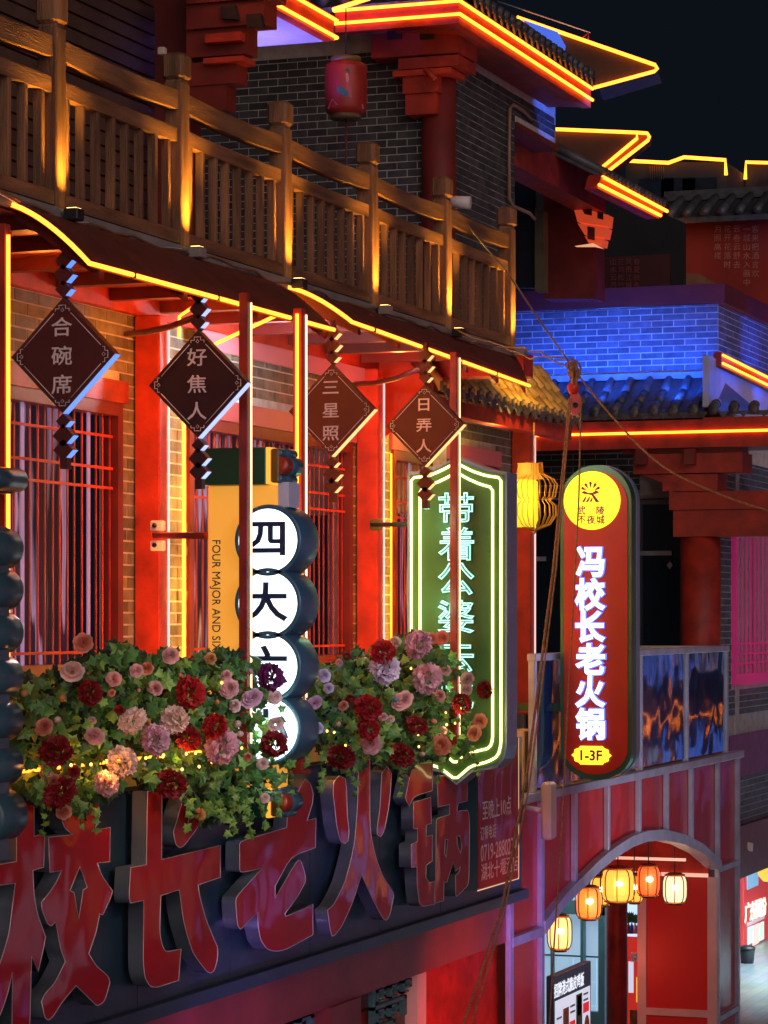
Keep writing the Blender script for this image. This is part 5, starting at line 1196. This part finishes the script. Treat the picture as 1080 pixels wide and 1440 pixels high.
far_block('distant dark block with an amber corner line at the right edge', 1048, 1140, 230, [[(1048,252),(1049,228),(1120,230)], [(1034,254),(1043,254)]], 72)

# ---------------------------------------------------------------- street end at the lower right
kx, ky = 45.5, 10.2
t = thing('snack_kiosk', 'red snack kiosk with food pictures and yellow lettering at the right edge beyond the arch', 'kiosk', (XO(1047, ky), ky, GROUND))
x0 = XO(1046, ky); zt_ = PY(1060, 1197, ky).z
m = MB(); m.bbox(x0, x0 + 9, ky, ky + 2.4, GROUND, zt_, .02); m.build('body', em('kiosk_red', (.5,.02,.02), .22, (.5,.03,.03)), t)
def kq(px0, px1, py0, py1, mt, n, off=.01):
    a, b = PY(px0, 0, ky).x, PY(px1, 0, ky).x; z1, z0 = PY((px0+px1)/2, py0, ky).z, PY((px0+px1)/2, py1, ky).z
    m = MB(); m.box(a, b, ky - off - .01, ky - off + .008, z0, z1); m.build(n, mt, t)
kq(1050, 1065, 1208, 1248, em('kiosk_screen', (.10,.22,.36), .5, (.2,.3,.4)), 'screen')
kq(1044, 1100, 1192, 1196, pm('pink_tint_steel', (.62,.42,.40)), 'canopy_rail', .04)
kq(1051, 1057, 1303, 1327, em('food_a', (.4,.65,.3), .45), 'food_picture'); kq(1058, 1066, 1300, 1328, em('food_b', (.9,.28,.12), .5), 'food_picture'); kq(1067, 1073, 1297, 1322, em('food_c', (.4,.7,.35), .5), 'food_picture'); kq(1056, 1072, 1332, 1336, em('food_d', (.7,.4,.4), .3), 'price_strip')
kq(1050, 1074, 1292, 1297, em('food_e', (.6,.05,.2), .3), 'price_strip')
g = em('kiosk_letters', (1,.72,.4), .5)
for i, ch in enumerate('广东肠粉'): q = PY(1052 + i * 7, 1283 - i * 2.5, ky - .03); text(t, ch, (q.x, ky - .03, q.z), 'y', .34, g, .01, .005, sx=1.7)
t = thing('painted_drum', 'yellow painted drum lantern with blue green pattern at the right edge', 'lantern', PD(1082, 1190, 40))
c = PD(1083, 1212, 40); m = MB(); m.lathe(c, [(.10,-.28),(.17,-.2),(.19,0),(.17,.16),(.12,.24)], 20); m.build('drum', em('drum_yellow', (1,.62,.05), .7), t)
m = MB(); m.lathe(c + Vector((0,0,.2)), [(0,0),(.13,0),(.13,.10),(0,.10)], 16); m.build('cap', BLACK, t)
for k in range(4):
    a = 2.9 + k * .35; q = c + Vector((math.cos(a + TH) * .195, math.sin(a + TH) * .195, -.06 + .08 * (k % 2))); m = MB(); m.prism([q, q + Vector((0,-.05,.06)), q + Vector((0,-.02,-.09))], (-.01,0,0)); m.build('pattern_patch', pm('pattern_teal', (.02,.3,.35), .5), t)
q = PD(1051, 1352, 45); t = thing('litter_bin', 'small black bin on the paving beside the snack kiosk', 'bin', (q.x, q.y, GROUND))
m = MB(); m.lathe((q.x, q.y, GROUND), [(0, 0), (.10, 0), (.12, .2), (.12, .22)], 18); m.build('body', BLACK, t); m = MB(); m.lathe((q.x, q.y, GROUND + .22), [(.13, 0), (.13, .04), (.07, .07), (0, .07)], 18); m.build('lid', BLACK, t)
q = PD(1060, 1185, 36); t = thing('white_tag', 'small white paper tag under the wine fascia at the right edge', 'tag', tuple(q))
q = PD(1054, 1196, 36); m = MB(); m.prism([PD(1049,1184,36), PD(1059,1186,36), PD(1058,1198,36), PD(1052,1196,36)], (.02,0,0)); m.build('sheet', WHITE, t)
lamp('street_end_light', 'AREA', (43, 7.0, -1.6), 2600, (.62, .88, 1), 3, (46, 8, GROUND))

# ---------------------------------------------------------------- ropes and pulley
RP = thing('rope_pulley', 'bright red rope pulley knotted under the rope in front of the blue wall', 'pulley', PD(808, 525, 20.5))
q = PD(809, 566, 20.5); u = Vector((-CS, -SN, 0)); s_ = Vector((SN, -CS, 0)); PRD = pm('pulley_red', (.75,.045,.02), .35, .1, 4, .05)
pts = []
for k in range(16): a = 2 * math.pi * k / 16; w = .052 * (1 - .35 * max(0, math.sin(a))); pts.append(q + s_ * math.cos(a) * w + Vector((0, 0, math.sin(a) * .095)))
m = MB(); m.prism(pts, u * -.05); pb = m.build('pulley_cheek', PRD, RP)
m = MB(); m.lathe(q + u * .012 + Vector((0,0,-.02)), [(0,-.008),(.02,-.008),(.02,.008),(0,.008)], 12, axis='x'); m.build('axle', BLACK, pb)
q2_ = PD(806, 546, 20.5); m = MB(); m.lathe(q2_, [(0,-.045),(.03,-.04),(.045,-.01),(.045,.02),(.02,.045),(0,.045)], 12); m.build('swivel', PRD, RP)
m = MB()
for k in range(9):
    a = k * .7; o = Vector((random.uniform(-.02,.02), random.uniform(-.02,.02), random.uniform(-.05,.07))); c0 = PD(807, 528, 20.5) + o
    m.tube([c0 + Vector((math.cos(t_) * .035 * math.cos(a), math.cos(t_) * .035 * math.sin(a), math.sin(t_) * .06)) for t_ in [j * .785 for j in range(8)]], .008, 5, closed=True)
m.build('rope_knot', ROPE, RP)
def rope(label, pts, r=.009, sag=0, mat=ROPE):
    P = [PD(*p) for p in pts]; out = []
    for i in range(len(P) - 1):
        n = 14
        for k in range(n): u_ = k / n; p = P[i].lerp(P[i+1], u_); p.z -= sag * 4 * u_ * (1 - u_) ; out.append(p)
    out.append(P[-1]); m = MB(); m.tube(out, r, 5)
    o = m.build('rope', mat); tag(o, label, 'rope', 'ropes of the hoist')
    # lay of the strands
    m = MB()
    L_ = sum((out[i+1] - out[i]).length for i in range(len(out) - 1)); n = int(L_ / .05); hel = []
    for k in range(n * 4):
        f = k / (n * 4) * (len(out) - 1); i = int(f); p = out[i].lerp(out[min(i+1, len(out)-1)], f - i); d = (out[min(i+1, len(out)-1)] - out[i]).normalized() if i < len(out) - 1 else Vector((0,0,1)); a_ = d.orthogonal().normalized(); b__ = d.cross(a_); t_ = k * math.pi / 2
        hel.append(p + (a_ * math.cos(t_) + b__ * math.sin(t_)) * r * .75)
    m.tube(hel, r * .45, 3); m.build('strand', pm('rope_light', (.65,.40,.20), .8, .2, 20, .2), o)
rope('pale rope running from the balustrade down to the red pulley', [(657,316,23.3),(712,380,22.6),(806,518,20.5)], .008, .01, pm('rope_grey', (.30,.24,.17), .8))
rope('pale rope running from the pulley across to the right edge of the photo', [(806,518,20.5),(900,628,20.3),(960,672,20.2),(1095,722,20)], .008, .02)
rope('left hanging strand of rope slanting from the pulley down past the notice panel', [(801,560,20.5),(778,800,20),(742,1080,19.6),(706,1275,19.2),(676,1370,19),(648,1450,18.9)], .0105)
rope('second strand beside the left rope, slightly to its right near the foot', [(803,560,20.4),(782,800,19.9),(745,1100,19.5),(708,1290,19.1),(684,1370,18.9),(660,1450,18.8)], .007)
rope('thin pale rope falling almost straight from the pulley in front of the arch', [(817,560,20.5),(814,700,20.3),(800,960,20),(788,1200,19.8),(779,1330,19.7),(772,1450,19.6)], .0065)
rope('loose cord curling from the balcony corner to the pulley knot', [(640,462,21.6),(690,480,21.4),(735,488,21),(760,494,20.8),(800,515,20.5)], .006, .02)
rope('loose cord loop hanging between the roof corner and the pulley', [(715,492,21.2),(745,505,21),(775,502,20.8),(803,510,20.5)], .006, -.01)

# ---------------------------------------------------------------- flower garlands
LF = [pm('ivy_green', (.065,.19,.040), .42, .35, 8, .1, rnd=.4), pm('ivy_light', (.20,.38,.07), .42, .3, 8, .1, rnd=.35), pm('ivy_shaded', (.018,.055,.022), .5, .3, 8, .1, rnd=.3)]  # darkest ivy has the shade of the deeper leaves in its colour
IVY = [(0,-.5),(.12,-.42),(.42,-.5),(.36,-.2),(.55,.02),(.28,.08),(.2,.2),(0,.55),(-.2,.2),(-.28,.08),(-.55,.02),(-.36,-.2),(-.42,-.5),(-.12,-.42)]
def rotm(): 
    a = Vector((-CS, -SN, 0)) + Vector((random.gauss(0,.55), random.gauss(0,.55), random.gauss(.15,.5))); a.normalize()
    b = a.orthogonal().normalized(); c = a.cross(b); t = random.uniform(0, 6.28)
    return (b * math.cos(t) + c * math.sin(t), c * math.cos(t) - b * math.sin(t), a)
def leaf_into(m, p, s, mi):
    ux, uy, uz = rotm(); o = [p - uz * .0]
    vs = [p + uz * s * .10] + [p + ux * x * s + uy * y * s - uz * s * .06 * abs(x) * 2 for x, y in IVY]
    fs = [(0, i + 1, (i + 1) % len(IVY) + 1) for i in range(len(IVY))]
    m.add(vs, fs, mi)
LEAFME = []
for k in range(3):
    m = MB(); n = len(IVY)
    m.add([(0, 0, .10)] + [(x, y, -.12 * abs(x) - .05 * y) for x, y in IVY], [(0, i + 1, (i + 1) % n + 1) for i in range(n)]); LEAFME.append(m.mesh('leaf', LF[k]))
def petalset(kind, mat):
    m = MB()
    if kind == 'rose':
        for ring, (n, r0, r1, h0, h1) in enumerate(((3,.06,.15,.30,.66),(4,.10,.30,.18,.64),(5,.14,.48,.06,.56),(5,.18,.70,-.06,.42),(6,.22,.92,-.20,.20))):
            for k in range(n):
                a = 2 * math.pi * k / n + ring * .7; w = 6.283 / n * 1.4; vs = []; fs = []
                for i in range(4):
                    u = i / 3; rr = r0 + (r1 - r0) * u ** .8; hh = h0 + (h1 - h0) * u - (.12 * max(0, ring - 2) * u * u)
                    for j in range(4):
                        v = j / 3 * 2 - 1; wid = w * (1 - .18 * u * u); ang = a + v * wid * .5
                        rr2 = rr * (1 - .12 * v * v * u); vs.append((rr2 * math.cos(ang), rr2 * math.sin(ang), hh - .10 * v * v * u))
                for i in range(3):
                    for j in range(3): b = i * 4 + j; fs.append((b, b+1, b+5, b+4))
                m.add(vs, fs, 0, True)
    elif kind == 'peony':
        random.seed(11)
        for k in range(64):
            z = 1 - 1.25 * k / 64; rr = math.sqrt(max(0, 1 - z * z)); a = k * 2.4; d = Vector((rr * math.cos(a), rr * math.sin(a), z)); t1 = d.orthogonal().normalized(); t2 = d.cross(t1); th_ = random.uniform(0, 6.28)
            x_, y_ = t1 * math.cos(th_) + t2 * math.sin(th_), t2 * math.cos(th_) - t1 * math.sin(th_); s = .36; c0 = d * (.52 + .1 * random.random())
            n_ = 7; vs = [c0]
            for i in range(n_): t_ = math.pi * i / (n_ - 1); vs.append(c0 + x_ * math.cos(t_) * s + y_ * math.sin(t_) * s * .5 + d * (.30 * math.sin(t_) + .12 * (i % 2) + .08 * random.random()))
            m.add(vs, [(0, i + 1, i + 2) for i in range(n_ - 1)], 0, False)
    else:
        m.lathe((0,0,0), [(0,-.7),(.3,-.6),(.42,-.2),(.38,.2),(.22,.5),(.05,.62),(0,.6)], 9)
    me = m.mesh(kind, mat); return me
FL = {}
FC = {'salmon': (.76,.27,.17), 'pink': (.80,.42,.42), 'blush': (.84,.60,.54), 'mauve': (.74,.42,.54), 'lilac': (.78,.66,.82), 'crimson': (.28,.008,.012), 'red': (.48,.012,.018), 'purple': (.16,.01,.10), 'blue': (.10,.36,.50), 'apricot': (.66,.30,.10)}
def flower(par, kind, colr, px, py, spx, y):
    key = (kind, colr)
    if key not in FL:
        mt = pm('petal_' + colr, FC[colr], .6, .28, 14, .2)
        FL[key] = petalset(kind, mt)
    q = PY(px, py, y); d = q.x * CS + q.y * SN; s = spx / 2 / F * d * (1.42 if kind == 'rose' else 1.28)
    z = (Vector((-CS, -SN, .12)) + Vector((random.gauss(0,.18), random.gauss(0,.18), random.gauss(0,.2)))).normalized(); x = z.orthogonal().normalized(); x = (Matrix.Rotation(random.uniform(0, 6.28), 3, z) @ x); yv_ = z.cross(x)
    o = link(kind if kind != 'bud' else 'rose_bud', FL[key], par); M = Matrix((x, yv_, z)).transposed().to_4x4()
    o.matrix_basis = Matrix.Translation(q) @ M @ Matrix.Diagonal((s * random.uniform(.82, 1.12), s * random.uniform(.78, 1.0), s * random.uniform(.7, 1.15), 1)); return o
def inside(px, py, poly):
    c = False; n = len(poly)
    for i in range(n):
        (x1, y1), (x2, y2) = poly[i], poly[i-1]
        if (y1 > py) != (y2 > py) and px < (x2 - x1) * (py - y1) / (y2 - y1) + x1: c = not c
    return c
def garland(label, poly, dense, nleaf, flowers, lights, trails):
    cx = sum(p[0] for p in poly) / len(poly); q = PY(cx, 1050, YF)
    t = thing('flower_garland', label, 'flowers', (q.x, YF + .1, -.9), 'flower garlands along the ledge')
    x0, x1 = min(p[0] for p in poly), max(p[0] for p in poly); y0, y1 = min(p[1] for p in poly), max(p[1] for p in poly)
    mb = MB(); cnt = 0; front = []
    while cnt < nleaf:
        px, py = random.uniform(x0, x1), random.uniform(y0, y1)
        if not inside(px, py, poly): continue
        dep = random.random() ** .7
        y = YF + .26 * dep - .04; p = PY(px, py, y) if dep < .5 else PY(px, py, y)
        s = random.uniform(.050, .105); cnt += 1
        if dep < .30 and len(front) < 190: front.append((p, s)); continue
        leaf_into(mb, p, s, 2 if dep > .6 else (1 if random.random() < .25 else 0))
    # foliage mass inside, its shade put into the dark colour
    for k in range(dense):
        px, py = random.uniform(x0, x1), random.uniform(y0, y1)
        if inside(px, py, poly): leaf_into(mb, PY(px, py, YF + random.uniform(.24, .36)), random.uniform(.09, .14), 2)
    for (px, py, lx, ly) in trails:                           # trailing shoots
        p = PY(px, py, YF - .05); e = PY(lx, ly, YF - .03); n = 9; pts = []
        for k in range(n): u = k / (n - 1); pts.append(p.lerp(e, u) + Vector((.02 * math.sin(k * 1.3), 0, .03 * math.sin(u * 3.1))))
        mm = MB(); mm.tube(pts, .0035, 4); mm.build('vine', LF[0], t)
        for k in range(2, n): leaf_into(mb, pts[k] + Vector((random.uniform(-.02,.02), -.01, random.uniform(-.02,.02))), random.uniform(.035, .06), 1)
    stuff(mb.build('foliage', LF, t))
    for k, (p, s) in enumerate(front):
        o = link('leaf', LEAFME[1 if k % 3 == 0 else 0], t); ux, uy, uz = rotm(); M = Matrix((ux, uy, uz)).transposed().to_4x4(); o.matrix_basis = Matrix.Translation(p) @ M @ Matrix.Scale(s, 4)
    for k in range(int(len(flowers) * .55)):                # small filler blooms
        for _ in range(40):
            px, py = random.uniform(x0, x1), random.uniform(y0, y1)
            if inside(px, py, poly) and all(abs(px - f[2]) + abs(py - f[3]) > 22 for f in flowers): break
        flower(t, random.choice(['rose','bud','rose','bud','peony']), random.choice(['blush','pink','salmon','apricot','blush','crimson']), px, py, random.uniform(10, 17), YF - .02)
    for f in flowers: flower(t, *f[:5], YF - .06 - (.03 if f[0] == 'peony' else 0))
    BL = em('light_bead', (1,.45,.07), 4)  # beads stand for a few bulbs and for glimpses of the ledge tube
    for (px, py) in lights:
        q = PY(px, py, YF - .02); mm = MB(); mm.lathe(q, [(0,-.010),(.007,-.005),(.007,.005),(0,.010)], 6); mm.build('light_bead', BL, t)
    return t
random.seed(5)
polyL = [(14,975),(30,950),(60,950),(90,938),(125,925),(170,905),(200,925),(240,915),(262,930),(300,912),(330,918),(352,915),(372,925),(385,950),(405,985),(430,1000),(440,1020),(425,1055),(405,1075),(402,1110),(385,1135),(360,1150),(330,1155),(290,1160),(262,1140),(245,1115),(205,1105),(180,1080),(165,1110),(130,1130),(100,1150),(60,1130),(25,1120),(18,1060)]
fl = [('rose','salmon',117,904,26),('rose','blush',102,944,32),('rose','pink',160,955,20),('bud','apricot',88,982,20),('bud','apricot',34,975,22),('peony','crimson',127,974,34),('rose','pink',192,943,18),('rose','salmon',206,940,20),('rose','pink',218,968,20),('rose','salmon',62,1022,20),('bud','blush',81,1012,20),('rose','pink',133,1035,24),('peony','blush',186,1014,34),('peony','crimson',78,1056,40),('peony','blush',172,1072,38),('peony','pink',150,1102,34),('peony','blush',245,1012,36),('peony','mauve',219,1040,40),('peony','red',268,974,42),('rose','pink',240,922,22),('peony','red',302,1022,34),('peony','crimson',265,1038,32),('peony','mauve',312,1050,38),('rose','pink',322,968,25),('bud','pink',352,944,16),('rose','mauve',354,982,26),('peony','purple',381,952,36),('rose','blush',386,980,20),('rose','blush',388,1018,22),('peony','crimson',386,1046,34),('bud','blush',334,1018,20),('bud','blush',338,1032,18),('peony','crimson',240,1103,38),('peony','crimson',84,1115,40),('rose','salmon',90,1142,20),('rose','salmon',75,1098,18),('rose','pink',318,950,16)]
garland('longer garland of pink, cream and red roses with ivy spilling over the big characters', polyL, 900, 1500, fl,
        [(12,1086),(44,1079),(100,1076),(128,1075),(150,1070),(205,1066),(229,1064),(256,1082),(262,1060),(275,1059),(340,1052),(252,935),(312,960),(230,1062),(298,1072),(280,1078)],
        [(60,1060,70,1135),(95,1090,115,1160),(50,1090,62,1175),(300,1130,330,1170),(330,1120,322,1172),(360,1110,372,1165),(380,1090,392,1150),(270,1120,262,1170),(400,1060,410,1110),(120,1110,135,1165),(345,1140,350,1180)])
polyR = [(440,960),(455,938),(480,930),(500,912),(520,918),(545,905),(570,892),(605,892),(622,915),(645,930),(668,948),(690,955),(700,975),(690,1010),(700,1040),(680,1062),(650,1075),(620,1062),(590,1068),(575,1085),(545,1075),(520,1070),(500,1085),(470,1080),(455,1060),(440,1040),(432,1000)]
fr = [('rose','mauve',442,989,20),('rose','lilac',456,950,17),('rose','lilac',462,968,15),('peony','lilac',541,940,42),('peony','red',538,917,32),('peony','mauve',588,907,38),('rose','salmon',606,898,16),('rose','salmon',621,897,17),('peony','mauve',601,954,38),('peony','red',517,996,34),('rose','pink',566,985,26),('bud','blue',556,984,16),('rose','blush',657,955,18),('rose','blush',656,970,16),('peony','crimson',649,990,28),('peony','crimson',683,970,24),('peony','red',693,957,16),('rose','salmon',681,1000,22),('rose','salmon',675,1014,20),('rose','salmon',667,1031,20),('bud','salmon',610,1015,18),('peony','crimson',586,1020,26),('peony','crimson',480,1064,34),('peony','crimson',565,1062,30),('rose','pink',521,1045,28),('peony','red',518,1025,26),('rose','salmon',620,1048,24),('rose','lilac',447,1024,16)]
garland('shorter garland of lilac, pink and red roses in front of the green neon sign', polyR, 650, 1150, fr,
        [(578,940),(588,1033),(589,1050),(532,1027),(640,1017),(628,1019),(486,1048),(460,1028),(470,1030),(627,1002),(648,996)],
        [(455,1050,450,1110),(480,1070,490,1095),(500,1075,496,1120),(560,1080,562,1120),(660,1050,672,1090),(625,1060,615,1100),(690,1030,700,1075),(440,1030,428,1080)])
lamp('garland_warm_light', 'POINT', PY(150, 1078, YF - .12), 1.3, (1,.42,.07), .03)
lamp('garland_warm_light', 'POINT', PY(262, 1068, YF - .12), 1.3, (1,.42,.07), .03)
lamp('garland_warm_light', 'POINT', PY(470, 1060, YF + .2), 1.6, (1,.45,.07), .03)
lamp('garland_warm_light', 'POINT', PY(640, 1020, YF - .1), 1.6, (1,.7,.2), .03)

m = MB(); m.tube([PY(2, 1088, YF + .10), PY(140, 1073, YF + .10), PY(300, 1055, YF + .10)], .010, 6); tag(m.build('ledge_neon', NEON), 'amber neon tube running along the ledge behind the longer garland', 'neon tube')
lamp('blue_street_beam', 'SPOT', (13.2, 2.2, 1.2), 220, (.25, .5, 1), .2, (16.4, 6.6, 0), 34, 1)
# ---------------------------------------------------------------- added lamps without fixtures for the glow of the tubes round the columns
AM = (1, .30, .035)
for px in (209, 517):
    x = XO(px, 8.5)
    for z in (1.75, 1.0, .25, -.45): lamp('column_glow', 'POINT', (x - .55, 8.05, z), 9, (1, .27, .035), .08)
    for z in (1.6, .9, .2, -.4): lamp('gold_wall_glow', 'POINT', (x + .78, 8.33, z), 7, (1, .50, .04), .06)
for px, py, y, pw, col in ((60, 420, 7.9, 12, AM), (330, 430, 7.6, 12, AM), (560, 500, 7.9, 10, (1,.14,.03)), (700, 620, 8.1, 6, (1,.6,.15)), (450, 500, 7.6, 6, AM)):
    lamp('amber_wall_glow', 'POINT', PY(px, py, y), pw, col, .08)
lamp('white_terrace_lamp', 'POINT', PY(392, 520, 8.0), 34, (.75,.85,1), .05)
# violet and blue street light falling on the arch and the beam
lamp('blue_street_beam', 'SPOT', (13.6, 5.2, -3.9), 260, (.55, .25, 1), .25, PY(340, 1420, YB), 34, 1)
lamp('blue_street_beam', 'SPOT', (19.5, 4.2, -3.0), 420, (.14, .16, 1), .2, PY(738, 1300, YA), 26, 1)
lamp('red_panel_fill', 'SPOT', (19.5, 5.2, -3.8), 240, (1, .06, .03), .2, PY(650, 1400, YB + .3), 60, 1)  # added lamp in the street that reddens the shop panels

lamp('arch_fill', 'SPOT', (24.5, 3.6, -3.6), 230, (.90, .78, 1), .25, PY(900, 1130, YA), 70, 1)  # added pale lamp out front to brighten the arch
lamp('flower_fill', 'SPOT', (13.5, 4.0, .2), 60, (1, .86, .72), .2, PY(260, 1010, YF), 60, 1)  # added spots from the street to brighten the flowers
lamp('flower_fill', 'SPOT', (17.5, 4.4, .2), 50, (1, .86, .72), .2, PY(560, 990, YF), 50, 1)

# ---------------------------------------------------------------- the other side of the street, mirrored in the glossy sheets
op = thing('opposite_building', 'lit shop row across the street behind the camera, seen only as reflections', 'building', (40, -4.3, GROUND))
m = MB(); m.box(8, 84, -4.6, -4.3, GROUND, 3.2); m.build('wall', pm('opposite_wall', (.10,.06,.06), .7, .3, 1), op)
m = MB(); m.prism([(8, -3.6, 3.2), (8, -6.5, 5.0), (8, -6.5, 3.1)], (76, 0, 0)); m.build('roof', TILE, op)
OW = [em('opposite_window_blue', (.08,.20,1), .7), em('opposite_window_warm', (1,.50,.16), .16), em('opposite_window_white', (.55,.70,1), .35), em('opposite_window_red', (1,.08,.04), .3)]
random.seed(21)
x = 10.0
while x < 82:
    w = random.uniform(1.2, 2.6)
    for (za, zb_, pr) in ((-5.2, -3.2, .75), (-1.6, .2, .6), (1.2, 2.4, .5)):
        if random.random() < pr:
            m = MB(); h_ = random.uniform(.35, 1); m.box(x, x + w * random.uniform(.3, .9), -4.298, -4.26, za, za + (zb_ - za) * h_); m.build('lit_window', random.choice([OW[0], OW[0], OW[1], OW[2], OW[3]]), op)
    x += w + .5
for z in (-2.75, .55, 3.3):
    m = MB(); pts = []; x = 9.0
    while x < 83: pts.append((x, -4.2 + (.9 if z > 3 else 0), z + random.uniform(-.05, .05))); x += random.uniform(.8, 2.4)
    m.tube(pts, .012, 6); m.build('neon_tube', NEON, op)
for x in range(16, 82, 17):
    m = MB(); m.tube([(x, -4.2, -5.2), (x, -4.2, .5)], .035, 6); m.build('neon_tube', NEON, op)
